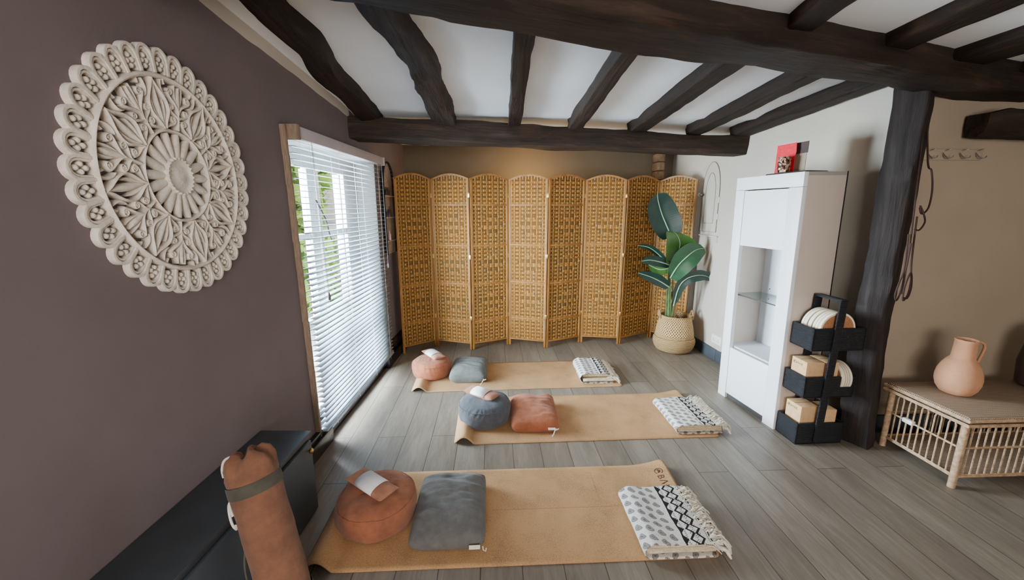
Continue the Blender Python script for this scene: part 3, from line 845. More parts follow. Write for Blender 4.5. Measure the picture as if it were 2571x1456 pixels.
# ================================================================ yoga mat bag
Bb, Tb = Vector((-0.690, 1.150, 0.0)), Vector((-0.880, 1.300, 0.655))
axis = (Tb-Bb).normalized(); LB = (Tb-Bb).length
bag = thing('yoga_mat_bag', 'terracotta canvas drawstring yoga mat bag leaning on the black cupboard', 'bag')
q = axis.to_track_quat('Z', 'Y'); bag.rotation_euler = q.to_euler(); bag.location = Bb + Vector((0, 0, 0.035))
RB = 0.080
b = MB(); prof = [(0, 0), (RB*.8, 0.004), (RB, 0.02)] + [(RB*(1+0.015*sin(i*1.1)), 0.02+i*0.028) for i in range(1, 19)] + [(RB*1.0, 0.575), (RB*1.03, 0.60), (RB*.97, 0.63), (RB*.80, 0.655), (RB*.55, 0.668), (RB*.30, 0.662), (RB*.16, 0.648), (0, 0.645)]
def bagf(p, i, a):
    z = p.z; k = 1 + 0.03*nz(p.x*14, p.y*14, z*9)
    if z > 0.60:
        g = min(1, (z-0.60)/0.06); k += g*0.16*sin(a*7+nz(cos(a), sin(a), 0)*3)
        p = Vector((p.x*k, p.y*k, p.z + g*0.012*sin(a*5)))
        return p
    return Vector((p.x*k, p.y*k, p.z))
b.lathe(prof, 64, fn=bagf); b.build('bag_body', m['bagc'], bag, 60)
for z0, nm in ((0.535, 'webbing_band'), (0.115, 'webbing_band')):
    b = MB(); b.lathe([(RB*1.03, z0), (RB*1.055, z0+.004), (RB*1.055, z0+.038), (RB*1.03, z0+.042)], 48); b.build(nm, m['band'], bag)
dirL = Vector((-0.75, -0.65, 0))
inv = q.inverted()
def bl_(p): return inv @ (Vector(p)-bag.location)
dl = inv @ Vector((-0.93, -0.20, 0)); dl.z = 0; dl.normalize()
df = Vector((-dl.y, dl.x, 0))
if (q @ df).y > 0: df = -df
def bp(l, f, z): return dl*(l*RB) + df*(f*RB) + Vector((0, 0, z))
def smooth_path(P, k=6):
    P = [Vector(p) for p in P]; Q = []
    for j in range(len(P)-1):
        p0, p1, p2, p3 = P[max(j-1, 0)], P[j], P[j+1], P[min(j+2, len(P)-1)]
        for i in range(k):
            f = i/k; Q.append(0.5*((2*p1)+(-p0+p2)*f+(2*p0-5*p1+4*p2-p3)*f*f+(-p0+3*p1-3*p2+p3)*f**3))
    return Q+[P[-1]]
b = MB(); b.tube(smooth_path([bp(*p) for p in ((0.95, 0.1, 0.532), (1.12, 0.12, 0.515), (1.18, 0.14, 0.48), (1.14, 0.2, 0.45), (1.02, 0.28, 0.435), (0.90, 0.5, 0.445), (0.86, 0.62, 0.455))]), 0.0042, 8)
b.build('drawstring', m['cordw'], bag)
b = MB(); b.tube(smooth_path([bp(*p) for p in ((0.92, 0.42, 0.53), (0.93, 0.48, 0.51), (0.88, 0.56, 0.485))]), 0.0042, 8)
b.build('drawstring', m['cordw'], bag)
b = MB(); b.tube(smooth_path([bp(*p) for p in ((0.55, -0.1, 0.668), (0.86, 0.0, 0.665), (1.02, 0.05, 0.64), (1.05, 0.05, 0.61))]), 0.0042, 8)
b.build('drawstring', m['cordw'], bag)
b = MB(); b.tube(smooth_path([bp(*p) for p in ((0.9, 0.3, 0.36), (1.10, 0.3, 0.30), (1.16, 0.3, 0.20), (1.05, 0.3, 0.10))]), 0.006, 6, flat=0.5); b.build('carry_strap', m['band'], bag)

# ================================================================ yoga mats
def yoga_mat(name, label, x0, x1, y0, y1, rot=0, hump=0.035, curlR=0.0, logo=False, left_y=(0, 0)):
    t = thing(name, label, 'yoga mat', ((x0+x1)/2, (y0+y1)/2, 0), rot, 'cork yoga mats in a row')
    Lx, Ly = x1-x0, y1-y0
    def zf(x, y):
        z = 0.0045; s = x+Lx/2; e = Lx/2-x
        k = 0.75+0.25*(0.5-y/Ly)*2
        if s < 0.13: z += hump*k*sin(PI*min(1, s/0.13))**1.0*(1 if s > 0.0 else 0)
        if e < 0.22: z += curlR*(1-e/0.22)**2*max(0, (0.25+y/Ly))**1.0
        return z + 0.0015*(1+nz(x*3, y*4, x0))*0.5
    def fn(u, v):
        # rounded corners
        x = (u-0.5)*Lx; y = (v-0.5)*Ly; r = 0.03
        dx = max(0, abs(x)-(Lx/2-r)); dy = max(0, abs(y)-(Ly/2-r))
        if dx > 0 and dy > 0:
            L_ = max(dx, dy); h_ = math.hypot(dx, dy); x -= math.copysign(dx*(1-L_/h_), x); y -= math.copysign(dy*(1-L_/h_), y)
        return (x, y, zf(x, y))
    b = MB(); b.grid(fn, 140, 28)
    mo = solid(b.build('cork_surface', [m['cork'], m['rubber']], t, 60, False), 0.0045, -1).modifiers[0]
    mo.material_offset = 1; mo.material_offset_rim = 0; mo.use_quality_normals = True
    if logo:
        ex = Lx/2-0.075; M_ = Matrix.Translation((ex, Ly/2-0.115, 0)) @ Matrix.Rotation(-PI/2, 4, 'Z')
        o = text_mesh('BΛHÉ', 0.052, M_, m['burn'], 'printed_lettering', t)
        bm_ = bmesh.new(); bm_.from_mesh(o.data)
        for v in bm_.verts: v.co.z = zf(v.co.x, v.co.y) + 0.0008 + max(0, v.co.z)
        bm_.to_mesh(o.data); bm_.free()
        b = MB(); emblem(b, (ex+0.020, Ly/2-0.085, zf(ex, Ly/2-0.085)+0.001), (0, -1, 0), (1, 0, 0), 0.021, 0.0022)
        for v in b.bm.verts: v.co.z += zf(v.co.x, v.co.y) - zf(ex, Ly/2-0.085)
        b.build('printed_emblem', m['burn'], t)
        b = MB()
        for (xa, ya, xb, yb) in ((0.46, 0.06, 0.46, 0.26), (0.43, 0.265, 0.475, 0.265), (-0.1, 0.0, 0.6, 0.0)):
            b.tube([(xa+(xb-xa)*i/12, ya+(yb-ya)*i/12, zf(xa+(xb-xa)*i/12, ya+(yb-ya)*i/12)+0.0002) for i in range(13)], 0.0018, 5, flat=0.25, up=(0, 0, 1))
        b.build('alignment_lines', m['cork2'], t)
    return t
yoga_mat('yoga_mat', 'nearest cork yoga mat with printed lettering at its curled right corner', -0.82, 0.985, 1.425, 2.065, 0, 0.040, 0.055, True)
yoga_mat('yoga_mat', 'middle cork yoga mat under the slate round cushion', -0.27, 1.50, 2.33, 2.975, 0.008, 0.040, 0.04)
yoga_mat('yoga_mat', 'farthest cork yoga mat in front of the folding screen', -0.70, 1.09, 3.105, 3.70, 0.022, 0.034, 0.0)

# ================================================================ round cushions
def zafu(label, c, R, H, mat, seed, pleat, tilt=(0, 0), tag_at=None):
    t = thing('round_cushion', label, 'cushion', (c[0], c[1], 0.008), 0, 'round meditation cushions')
    prof = [(0, 0.0), (R*.55, 0.0), (R*.84, 0.004), (R*.93, 0.018), (R*.985, H*.30), (R*1.0, H*.48), (R*.985, H*.66), (R*.94, H*.80), (R*.925, H*.825), (R*.90, H*.86), (R*.82, H*.93), (R*.65, H*.985), (R*.40, H*1.01), (R*.18, H*1.015), (0, H*1.015)]
    # refine
    P = []
    for (a, c_), (d, e) in zip(prof, prof[1:]):
        for i in range(3): P.append((a+(d-a)*i/3, c_+(e-c_)*i/3))
    P.append(prof[-1])
    def fn(p, i, a):
        f = p.z/H; n1 = nz(cos(a)*2+seed, sin(a)*2, f*2)
        k = 1+0.035*n1
        w = math.exp(-((f-0.80)/0.16)**2)
        pl = (abs(sin(a*17+n1*4)) - 0.5)*pleat*w*(0.5+0.5*nz(cos(a)*1.5, sin(a)*1.5, seed+5)+0.4)
        z = p.z*(1+0.05*nz(cos(a)*1.2+seed, sin(a)*1.2, 3)) + 0.5*(tilt[0]*p.x+tilt[1]*p.y)*max(0, f)
        return Vector((p.x*(k+pl/R), p.y*(k+pl/R), z))
    b = MB(); b.lathe(P, 128, fn=fn); b.build('cushion_body', mat, t, 60)
    b = MB(); b.tube([fn(Vector((R*.947*cos(a), R*.947*sin(a), H*.80)), 0, a) + Vector((0, 0, 0)) for a in [2*PI*i/72 for i in range(72)]], 0.0028, 6, closed=True); b.build('seam_piping', mat, t)
    if tag_at is not None:
        a = tag_at; p = Vector((R*1.005*cos(a), R*1.005*sin(a), H*.60)); e = Vector((-sin(a), cos(a), 0))*0.012; o_ = Vector((cos(a), sin(a), 0))*0.006
        b = MB(); b.quad(p-e, p+e, p+e+o_*2-Vector((0, 0, .026)), p-e+o_*2-Vector((0, 0, .026))); solid(b.build('fabric_tag', m['label'], t, 0), 0.001)
    return t
zafu('terracotta round cushion with a fabric tag on the nearest mat', (-0.580, 1.722), 0.190, 0.160, m['terra'], 1, 0.003, (0.05, 0.02), 2.75)
zafu('slate blue-grey pleated round cushion on the middle mat', (-0.075, 2.635), 0.188, 0.165, m['slate'], 5, 0.007, (0.0, 0.0))
zafu('small terracotta round cushion on the farthest mat', (-0.572, 3.440), 0.176, 0.160, m['terra2'], 9, 0.003, (0.02, 0))

# ================================================================ flat square cushions
def pad(label, c, w, d, h, rot, mat, seed, wr, tag, wave_dir=0.0):
    t = thing('square_cushion', label, 'cushion', (c[0], c[1], 0.008), rot, 'flat rectangular cushions')
    def shape(u, v, top):
        x, y = 2*u-1, 2*v-1
        ex, ey = abs(x)**5, abs(y)**5
        prof = max(0, (1-ex))**0.5*max(0, (1-ey))**0.5
        cr = 1-0.07*(x*x*y*y)**2
        sg = 1-0.035*(1-y*y)*abs(x)**3; sg2 = 1-0.03*(1-x*x)*abs(y)**3
        X, Y = x*w/2*cr*sg, y*d/2*cr*sg2
        wrk = 0.012*wr*nz(X*5+seed, Y*17+x*0.6, 1) + 0.007*wr*nz(X*13, Y*38+seed, 2) + 0.010*wr*nz(X*9+seed, Y*9, 7)
        dome = 0.80+0.20*(1-x*x)*(1-y*y)
        zc = h*0.40
        z = zc + ((h*0.60*dome + wrk)*prof if top else -zc*min(1, prof*1.6))
        return (X, Y, max(0.0, z))
    b = MB(); b.grid(lambda u, v: shape(u, v, True), 54, 60); b.grid(lambda u, v: shape(u, v, False), 54, 60)
    bmesh.ops.remove_doubles(b.bm, verts=b.bm.verts[:], dist=0.0005)
    b.build('cushion_body', mat, t, 70)
    tx, ty, kind = tag
    p = Vector((tx*w/2, ty*d/2, h*0.40))
    b = MB(); b.box(-0.024, 0.024, -0.010, 0.006, -0.002, 0.001, 0, 2, Matrix.Translation(p+Vector((0, -0.012, 0.0))) @ Matrix.Rotation(0.9, 4, 'X'))
    if kind != 2: b.build('fabric_tag', m['label'], t, 0)
    else: b.bm.free()
    q = p+Vector((0.035, -0.005, -0.006))
    b = MB()
    if kind == 0: b.tube([q+Vector(v) for v in ((0, 0, 0), (.003, -.008, -.012), (.013, -.014, -.012), (.016, -.006, -.004))], 0.0028, 6)
    else:
        b.tube([q+Vector(v) for v in ((0, 0, 0), (-.008, -.010, .002), (-.018, -.018, -.012), (-.024, -.030, -.022), (-.036, -.046, -.028))], 0.0035, 6)
        b.tube([q+Vector(v) for v in ((-.012, -.012, .008), (-.004, -.014, -.002), (.012, -.010, .006))], 0.0035, 6)
    b.build('zip_cord', m['cordw'], t)
    return t
pad('large dark grey rectangular cushion on the nearest mat', (-0.222, 1.725), 0.355, 0.475, 0.105, 0.012, m['grey'], 2, 1.0, (0.70, -0.98, 0))
pad('terracotta velvet rectangular cushion on the middle mat', (0.278, 2.635), 0.345, 0.44, 0.115, -0.03, m['terra2'], 6, 1.1, (0.62, -0.98, 1))
pad('small green-grey rectangular cushion on the farthest mat', (-0.230, 3.44), 0.335, 0.44, 0.115, -0.04, m['grey2'], 11, 0.7, (0.70, -0.97, 2))

# ================================================================ eye pillows in paper sleeves
def eye_pillow(label, c, rot, z, mat, tilt=(0, 0)):
    t = thing('eye_pillow', label, 'eye pillow', (c[0], c[1], z), 0, 'eye pillows in paper sleeves', rot=(tilt[0], tilt[1], rot))
    Lp, Wp, Hp = 0.262, 0.115, 0.042
    def sh_(u, v, top):
        x, y = 2*u-1, 2*v-1
        pr_ = (max(0, 1-abs(x)**3))**.6*(max(0, 1-abs(y)**2.4))**.6
        X = x*Lp/2*(1-0.04*(1-y*y)*abs(x)**6); Y = y*Wp/2*(1-0.10*(1-abs(x)**2)*abs(y)**4)
        return (X, Y, (Hp*.5 + pr_*Hp*.5 + 0.004*nz(X*30, Y*30, z)*pr_) if top else Hp*.5*(1-min(1, pr_*1.8)))
    b = MB(); b.grid(lambda u, v: sh_(u, v, True), 30, 18); b.grid(lambda u, v: sh_(u, v, False), 30, 18)
    bmesh.ops.remove_doubles(b.bm, verts=b.bm.verts[:], dist=0.0004)
    b.build('pillow_body', mat, t, 70)
    b = MB(); prof = []
    for i in range(25):
        a = -PI*0.08 + i*(PI*1.16)/24
        prof.append((cos(a)*Wp*.475, Hp*.48+sin(a)*Hp*.60 if sin(a) > 0 else Hp*.48+sin(a)*Hp*.5))
    b.grid(lambda u, v: (-0.062+u*0.124, prof[round(v*24)][0], prof[round(v*24)][1]), 2, 24)
    sv = solid(b.build('paper_sleeve', m['paper'], t, 60), 0.001, 1)
    return t
eye_pillow('peach eye pillow in a white paper sleeve on the terracotta cushion of the nearest mat', (-0.603, 1.735), -0.62, 0.168, m['peach'], (0.0, 0.05))
eye_pillow('peach eye pillow in a pale sleeve on the slate cushion', (-0.095, 2.668), -0.66, 0.175, m['peach'])
eye_pillow('peach eye pillow in a pale sleeve on the cushion of the farthest mat', (-0.558, 3.480), -0.95, 0.170, m['peach'])

# ================================================================ folded printed blankets
def blanket(label, c, rot, w, d, h, mat, layers, seed, sag=0.0, round_=1.0):
    t = thing('folded_blanket', label, 'blanket', (c[0], c[1], 0.008), rot, 'folded printed blankets')
    r = h/2
    # outer wrap: from under the near side, round the left fold, over the top to the fringed edge
    pts = []
    for i in range(9): pts.append((w/2-0.02-(w-r-0.02)*i/8, 0.003))
    for i in range(1, 12):
        a = -PI/2-PI*i/12; pts.append((-w/2+r+r*cos(a)*round_, r+(r-0.003)*sin(a)))
    NT = 26
    for i in range(NT+1):
        x = -w/2+r+(w-r)*i/NT; f = i/NT
        pts.append((x, h-sag*max(0, (f-0.55)/0.45)**2 + 0.003*sin(f*9+seed)))
    k = len(pts); i0 = 9+5
    cum = [0.0]
    for p, q_ in zip(pts, pts[1:]): cum.append(cum[-1]+math.hypot(q_[0]-p[0], q_[1]-p[1]))
    tot = cum[-1]; ustart = cum[i0]
    b = MB(); nv = 40
    rows = []
    for i, (x, z) in enumerate(pts):
        rows.append([b.bm.verts.new((x+0.004*nz(z*20, j*.15, seed), -d/2+d*j/nv + 0.006*nz(x*8, j*.05, seed+3), max(0.001, z+0.006*nz(x*9+seed, j*.22, 1)*(1 if z > h*.5 else .2)))) for j in range(nv+1)])
    for i in range(k-1):
        for j in range(nv):
            f = b.bm.faces.new((rows[i][j], rows[i+1][j], rows[i+1][j+1], rows[i][j+1]))
            for l, (a_, c_) in zip(f.loops, ((i, j), (i+1, j), (i+1, j+1), (i, j+1))):
                l[b.uv].uv = ((cum[a_]-ustart)/0.34, (c_/nv)*d/0.36)
    cov = b.build('printed_cover', mat, t, 70); solid(cov, 0.004, 1)
    # folded layers inside
    b = MB(); g = (h-0.012)/layers; path = []
    xr, xl = w/2-0.03, -w/2+r*0.55
    for i in range(layers):
        z = 0.008+g*(i+.5)
        a, c_ = (xl, xr) if i % 2 == 0 else (xr, xl)
        for s in range(7): path.append((a+(c_-a)*s/6, z+0.0015*nz(s, i, seed)))
        if i < layers-1:
            for s in range(1, 4):
                th = -PI/2+PI*s/4; sg = 1 if i % 2 == 0 else -1
                path.append((c_+sg*g/2*cos(th), z+g/2+g/2*sin(th)))
    def ff(u, v):
        q_ = path[min(len(path)-1, round(u*(len(path)-1)))]
        return (q_[0], -d/2+0.004+(0.016 if int(q_[1]/g) % 2 else 0.0)+(d-0.03)*v+0.004*nz(u*30, v*2, seed), q_[1])
    b.grid(ff, len(path)-1, 10); solid(b.build('folded_layers', m['fold'], t, 70), g*0.62, 0)
    b = MB(); n = 230
    for i in range(n):
        y = -d/2+d*(i+.5)/n+random.uniform(-.002, .002); x0 = w/2-0.050+random.uniform(-.03, .025); z0 = h-sag*0.85+0.003
        L_ = random.uniform(.045, .085); dy = random.uniform(-.035, .035); up_ = random.uniform(0.0, .018)
        p = [(x0, y, z0), (x0+L_*.4, y+dy*.4, z0+up_), (x0+L_*.75, y+dy*.8, z0-0.2*(h-sag)), (x0+L_*(.9), y+dy, z0-random.uniform(.35, .85)*(h-sag))]
        b.tube(p, [0.0026, 0.0032, 0.0028, 0.0016], 5)
    for i in range(16):
        y = -d/2+d*(i+.5)/16; x0 = w/2-0.02; z0 = h-sag*.8
        b.tube([(x0, y, z0+.004), (x0+.03, y+.006, z0+.002), (x0+.055, y+.004, z0-.3*h), (x0+.062, y+random.uniform(-.01, .01), max(.004, z0-.8*h))], [.006, .0075, .006, .003], 6)
    b.build('fringe', m['fringe'], t, 60)
    b = MB(); b.tube([(w/2-.02, -d/2+.01, h*.6), (w/2+.012, -d/2, h*.5), (w/2+.022, -d/2-.006, .016), (w/2+.026, -d/2-.02, .005)], [.008, .010, .008, .004], 6); b.build('corner_tassel', m['fringe'], t)
    return t
blanket('folded black and cream printed blanket with fringe on the nearest mat', (0.815, 1.605), 0.0, 0.345, 0.365, 0.068, m['blk1'], 4, 1, 0.012)
blanket('neatly folded printed blanket with zigzag border on the middle mat', (1.385, 2.57), 0.0, 0.335, 0.40, 0.062, m['blk2'], 6, 4, 0.006)
blanket('puffy rolled-edge printed blanket on the farthest mat', (0.900, 3.365), -0.02, 0.310, 0.37, 0.088, m['blk3'], 2, 8, 0.055)

# ================================================================ plant in its basket
bk = thing('plant_basket', 'woven bamboo belly basket with two handles on the floor by the folding screen', 'basket', (1.925, 4.00, 0))
b = MB(); b.lathe([(0.172, 0.155), (0.196, 0.165), (0.193, 0.19), (0.186, 0.24), (0.176, 0.29), (0.163, 0.34), (0.155, 0.375), (0.150, 0.385), (0.146, 0.375), (0.155, 0.33), (0.172, 0.25), (0.182, 0.19)], 72); b.build('woven_body', m['basket'], bk, 60)
b = MB(); b.lathe([(0, 0.0), (0.15, 0.0), (0.178, 0.012), (0.200, 0.05), (0.212, 0.09), (0.213, 0.12), (0.205, 0.148), (0.196, 0.160), (0.185, 0.162), (0.165, 0.155)], 72, fn=lambda p, i, a: p*(1+0.012*nz(cos(a)*6, sin(a)*6, p.z*40))); b.build('coiled_base', m['coil'], bk, 60)
b = MB(); b.tube([(0.153*cos(a), 0.153*sin(a), 0.383) for a in [2*PI*i/60 for i in range(60)]], 0.007, 8, closed=True); b.build('rim', m['coil'], bk)
for a0 in (2.9, -0.15):
    b = MB(); c0 = Vector((0.158*cos(a0), 0.158*sin(a0), 0.36)); e = Vector((-sin(a0), cos(a0), 0))
    b.tube([c0+e*0.045*cos(PI*i/10)+Vector((0.01*cos(a0)*sin(PI*i/10), .01*sin(a0)*sin(PI*i/10), 0.085*sin(PI*i/10)-.01)) for i in range(11)], 0.011, 8); b.build('handle', m['coil'], bk)

pl = thing('bird_of_paradise_plant', 'tall dark green broad-leaved plant standing in the belly basket', 'plant', (1.865, 3.99, 0.02))
px0, py0 = 1.865, 3.97
b = MB(); b.lathe([(0, 0.02), (0.13, 0.02), (0.13, 0.10), (0.0, 0.11)], 32); b.build('inner_pot', m['dark'], pl)
def leaf(pts, hw, mat, cup=0.25, lean=(0, 0), stem_from=None, side=None):
    # pts: (x, z) or (x, z, dy) midrib in metres from the stem axis plane; hw: half widths
    P = [Vector((p[0]-1.865, (p[2] if len(p) > 2 else 0.0)-0.02, p[1]-0.02)) for p in pts]
    k = 14; Q = []
    for i in range(k+1):
        t = i/k*(len(P)-1); j = min(int(t), len(P)-2); f = t-j
        p0, p1, p2, p3 = P[max(j-1, 0)], P[j], P[j+1], P[min(j+2, len(P)-1)]
        Q.append(0.5*((2*p1)+(-p0+p2)*f+(2*p0-5*p1+4*p2-p3)*f*f+(-p0+3*p1-3*p2+p3)*f**3))
    b = MB(); V = []
    for i, c in enumerate(Q):
        tg = (Q[min(i+1, k)]-Q[max(i-1, 0)]).normalized()
        sd = Vector(side).normalized() if side else Vector((tg.z, 0, -tg.x)).normalized()
        f = i/k; w = hw*(max(0.0, sin(PI*(0.04+0.93*f)**0.85)))**0.62 if 0 < f < 1 else hw*0.03
        row = []
        for a in (-1, -.66, -.33, 0, .33, .66, 1):
            row.append(b.bm.verts.new(c + sd*w*a + Vector((0, -1, 0))*(abs(a)**1.3)*w*cup + Vector((0, 0.5, 0.15))*0.010*nz(i*.6, a*2, pts[0][0]*9)))
        V.append(row)
    for i in range(k):
        for j in range(6):
            f = b.bm.faces.new((V[i][j], V[i+1][j], V[i+1][j+1], V[i][j+1]))
            for l, (a_, c_) in zip(f.loops, ((i, j), (i+1, j), (i+1, j+1), (i, j+1))): l[b.uv].uv = (c_/6, a_/k)
    lf = b.build('leaf', mat, pl, 80)
    b = MB(); b.tube([c+Vector((0, -0.003, 0)) for c in Q], [0.006*(1-0.8*i/k)+.001 for i in range(k+1)], 6); b.build('midrib', m['rib'], lf)
    if stem_from:
        s0 = Vector((stem_from[0]-1.865, stem_from[1]-3.99, 0.08)); e = Q[0]
        b = MB(); b.tube([s0, s0+Vector((0, 0, .25)), s0.lerp(e, .6)+Vector((0, 0, (e.z-s0.z)*.12)), e, Q[1]], [.011, .010, .008, .006, .004], 8); b.build('stem', m['stem'], pl)
leaf([(1.815, 1.195, .04), (1.775, 1.29, .05), (1.708, 1.43, .06), (1.655, 1.56, .05), (1.632, 1.635, .03)], 0.155, m['leafdark'], 0.25, stem_from=(1.85, 4.0), side=(0.93, 0, 0.36))
leaf([(1.838, 0.90, .0), (1.872, 1.05, -.02), (1.872, 1.16, -.03), (1.83, 1.235, -.04), (1.80, 1.265, -.02)], 0.185, m['leafbright'], 0.3, stem_from=(1.90, 4.02), side=(0.97, .2, -0.18))
leaf([(1.800, 0.795, -.04), (1.850, 0.925, -.08), (1.925, 1.02, -.10), (2.02, 1.085, -.08), (2.12, 1.10, -.05)], 0.125, m['leafmid'], 0.25, stem_from=(1.86, 3.96), side=(0.62, 0, -0.78))
leaf([(1.800, 0.92, .02), (1.690, 1.03, .03), (1.577, 1.103, .02), (1.455, 1.125, 0)], 0.032, m['leafdark'], 0.6, stem_from=(1.82, 4.0))
leaf([(1.800, 0.925, -.02), (1.669, 0.965, -.05), (1.560, 0.985, -.07), (1.475, 0.975, -.08)], 0.052, m['leafdark'], 0.5, stem_from=(1.83, 3.98))
leaf([(1.815, 0.885, .03), (1.738, 0.872, .04), (1.674, 0.885, .05), (1.600, 0.925, .05)], 0.062, m['leafbright'], 0.3, stem_from=(1.85, 4.02))
leaf([(1.800, 0.700, -.03), (1.690, 0.765, -.05), (1.580, 0.815, -.06), (1.455, 0.855, -.06)], 0.058, m['leafdark'], 0.4, stem_from=(1.84, 3.96))
leaf([(1.862, 0.50, -.03), (1.893, 0.70, -.05), (1.954, 0.790, -.07), (2.057, 0.828, -.08), (2.165, 0.815, -.06), (2.26, 0.765, -.04)], 0.062, m['leafdark'], 0.35, stem_from=(1.875, 3.97))
leaf([(1.99, 1.09, .03), (2.05, 1.10, .03), (2.10, 1.095, .02), (2.15, 1.085, 0)], 0.03, m['leafdark'], 0.4)
for dx, h in ((-.012, .62), (.03, .70), (.052, .60)):
    b = MB(); b.tube([(dx, 0, .08), (dx*.9, .01, .35), (dx*1.1, 0, h)], [.015, .013, .006], 8); b.build('stem', m['stemtan'] if dx > 0 else m['stem'], pl)

# ================================================================ arched cupboard door in the right wall, socket
ac = thing('wall_cupboard', 'small cream arched cupboard door set in the wall behind the plant', 'cupboard', (2.205, 4.235, 1.245), -PI/2+0.031)
# local x runs towards the viewer along the wall, -y into the room
def arch_poly(x0, x1, z0, z1, zs, n=14):
    r = (x1-x0)/2; c = (x0+x1)/2
    return [(x0, z0), (x1, z0)]+[(c+r*cos(i*PI/n), zs+(z1-zs)*sin(i*PI/n)) for i in range(n+1)]
RX = Matrix.Rotation(PI/2, 4, 'X')
b = MB(); b.prism(arch_poly(-0.05, 0.40, -0.02, 0.80, 0.50), 0.0, 0.012, RX); b.build('frame', m['cupboard'], ac, 40)
b = MB(); b.prism(arch_poly(0.055, 0.355, 0.015, 0.70, 0.42), 0.012, 0.020, RX); dr = b.build('door', m['cupboard'], ac, 40)
def outline(pts, w, y, name, par):
    b = MB(); b.tube([(x, y, z) for x, z in pts], w, 5, closed=True, up=(0, -1, 0)); b.build(name, m['groove'], par)
outline(arch_poly(0.055, 0.355, 0.015, 0.70, 0.42), 0.0028, -0.020, 'door_edge', dr)
outline(arch_poly(0.115, 0.290, 0.10, 0.595, 0.38), 0.0035, -0.020, 'panel_moulding', dr)
b = MB(); b.lathe([(0, 0), (.006, 0), (.006, .014), (.017, .022), (.018, .034), (.010, .042), (0, .044)], 16)
for v in b.bm.verts: v.co = Vector((0.085+v.co.x, -0.020-v.co.z, 0.385+v.co.y))
b.build('knob', m['knob'], dr)
for z in (0.14, 0.30):
    b = MB(); b.tube([(0.362, -0.020, z), (0.362, -0.020, z+.055)], 0.005, 8); b.build('hinge', m['plastic'], dr)
b = MB(); b.box(-0.06, 0.40, -0.03, 0, -0.035, -0.02, 0.003); b.box(0.37, 0.395, -0.02, 0, -0.085, -0.035, 0.002); b.build('ledge', m['cupboard'], ac)
kn = MB(); kn.lathe([(0, 0), (.006, 0), (.006, .02), (.017, .028), (.019, .040), (.010, .050), (0, .052)], 16)
for v in kn.bm.verts: v.co = Vector((0.045+v.co.x, -0.012-v.co.z, 0.385+v.co.y))
kn.build('frame_knob', m['plastic'], ac)
so = thing('wall_socket', 'white double wall socket low on the right-hand wall beside the cabinet', 'socket', (2.21, 3.76, 0.21), -PI/2+0.1)
b = MB(); b.box(0, 0.146, -0.012, 0, -0.043, 0.043, 0.004); b.build('face_plate', m['plastic'], so)
for x in (0.035, 0.105):
    b = MB()
    for dx, dz in ((0, .004), (-.011, -.014), (.011, -.014)): b.box(x+dx-.003, x+dx+.003, -0.013, -0.011, dz-.004, dz+.004)
    b.build('socket_holes', m['greyplastic'], so, 0)
# brick pier at the end of the back wall
b = MB()
for i in range(7):
    z0 = 1.62+i*0.10
    b.box(1.90+0.02*nz(i, 1, 1), 1.985+0.03*nz(i, 2, 1), 4.70, 4.883, z0, z0+0.094, 0.012)
b.box(1.90, 1.98, 4.72, 4.883, 0, 1.62)
props(b.build('brick_pier', m['brick'], None), 'rough brown brick edge at the top corner behind the folding screen', 'brickwork')

# ================================================================ white display cabinet
CW, CD, CH = 0.575, 0.30, 1.712
Fc, Fn = Vector((1.845, 2.978)), Vector((1.911, 2.407)); dv = (Fn-Fc)
cab = thing('display_cabinet', 'tall white display cabinet with glass shelf against the right-hand wall', 'cabinet', (Fc.x, Fc.y, 0.0), math.atan2(dv.y, dv.x), rot=(0, 0, 0))
cab.rotation_euler = (Matrix.Rotation(-0.020, 4, 'Y') @ Matrix.Rotation(math.atan2(dv.y, dv.x), 4, 'Z')).to_euler()
# local x along the front (far to near), y into the cabinet, z up
st = 0.085
b = MB()
b.box(0, st, 0, 0.03, 0, CH-0.09, 0.002); b.box(CW-st*1.18, CW, 0, 0.03, 0, CH-0.09, 0.002); b.box(0, CW, 0, 0.03, CH-0.088, CH, 0.002)
b.build('front_frame', m['cab'], cab)
b = MB(); b.box(CW-0.02, CW, 0.03, CD, 0.0, CH, 0.001); b.build('side_panel', m['cabshade'], cab)
b = MB(); b.box(0, 0.02, 0.03, CD, 0, CH, 0.001); b.build('side_panel', m['cabshade'], cab)
b = MB(); b.box(0.0, CW, 0.03, CD, CH-0.025, CH, 0.001); b.build('top_board', m['cab'], cab)
b = MB(); b.box(0.02, CW-0.02, CD-0.012, CD-0.004, 0.06, CH-0.03); b.build('back_panel', m['cabin'], cab)
b = MB(); b.box(-0.001, CW+0.001, CD, CD+0.008, 0.0, CH+0.001); b.build('back_edge', m['dark'], cab, 0)
b = MB(); b.box(0.02, CW-0.02, 0.04, CD-0.01, 0.415, 0.435); b.build('inner_floor', m['cabin'], cab)
b = MB(); b.box(0.02, CW-0.02, 0.04, CD-0.01, 1.235, 1.255); b.build('inner_top', m['cabin'], cab)
xl, xr = st+0.003, CW-st*1.18-0.003
b = MB(); b.box(xl, xr, 0.003, 0.022, 1.225, CH-0.095, 0.002); b.build('upper_door', m['cab'], cab)
b = MB(); b.box(xl, xr, 0.003, 0.022, 0.045, 0.425, 0.002); b.build('lower_door', m['cab'], cab)
b = MB(); b.quad((xl, 0.008, 0.427), (xr, 0.008, 0.427), (xr, 0.008, 1.223), (xl, 0.008, 1.223)); b.build('glass_door', m['glass'], cab, 0)
b = MB(); b.quad((0.022, 0.05, 0.844), (CW-0.022, 0.05, 0.844), (CW-0.022, CD-0.02, 0.844), (0.022, CD-0.02, 0.844)); b.build('glass_shelf', m['glassgreen'], cab, 0)
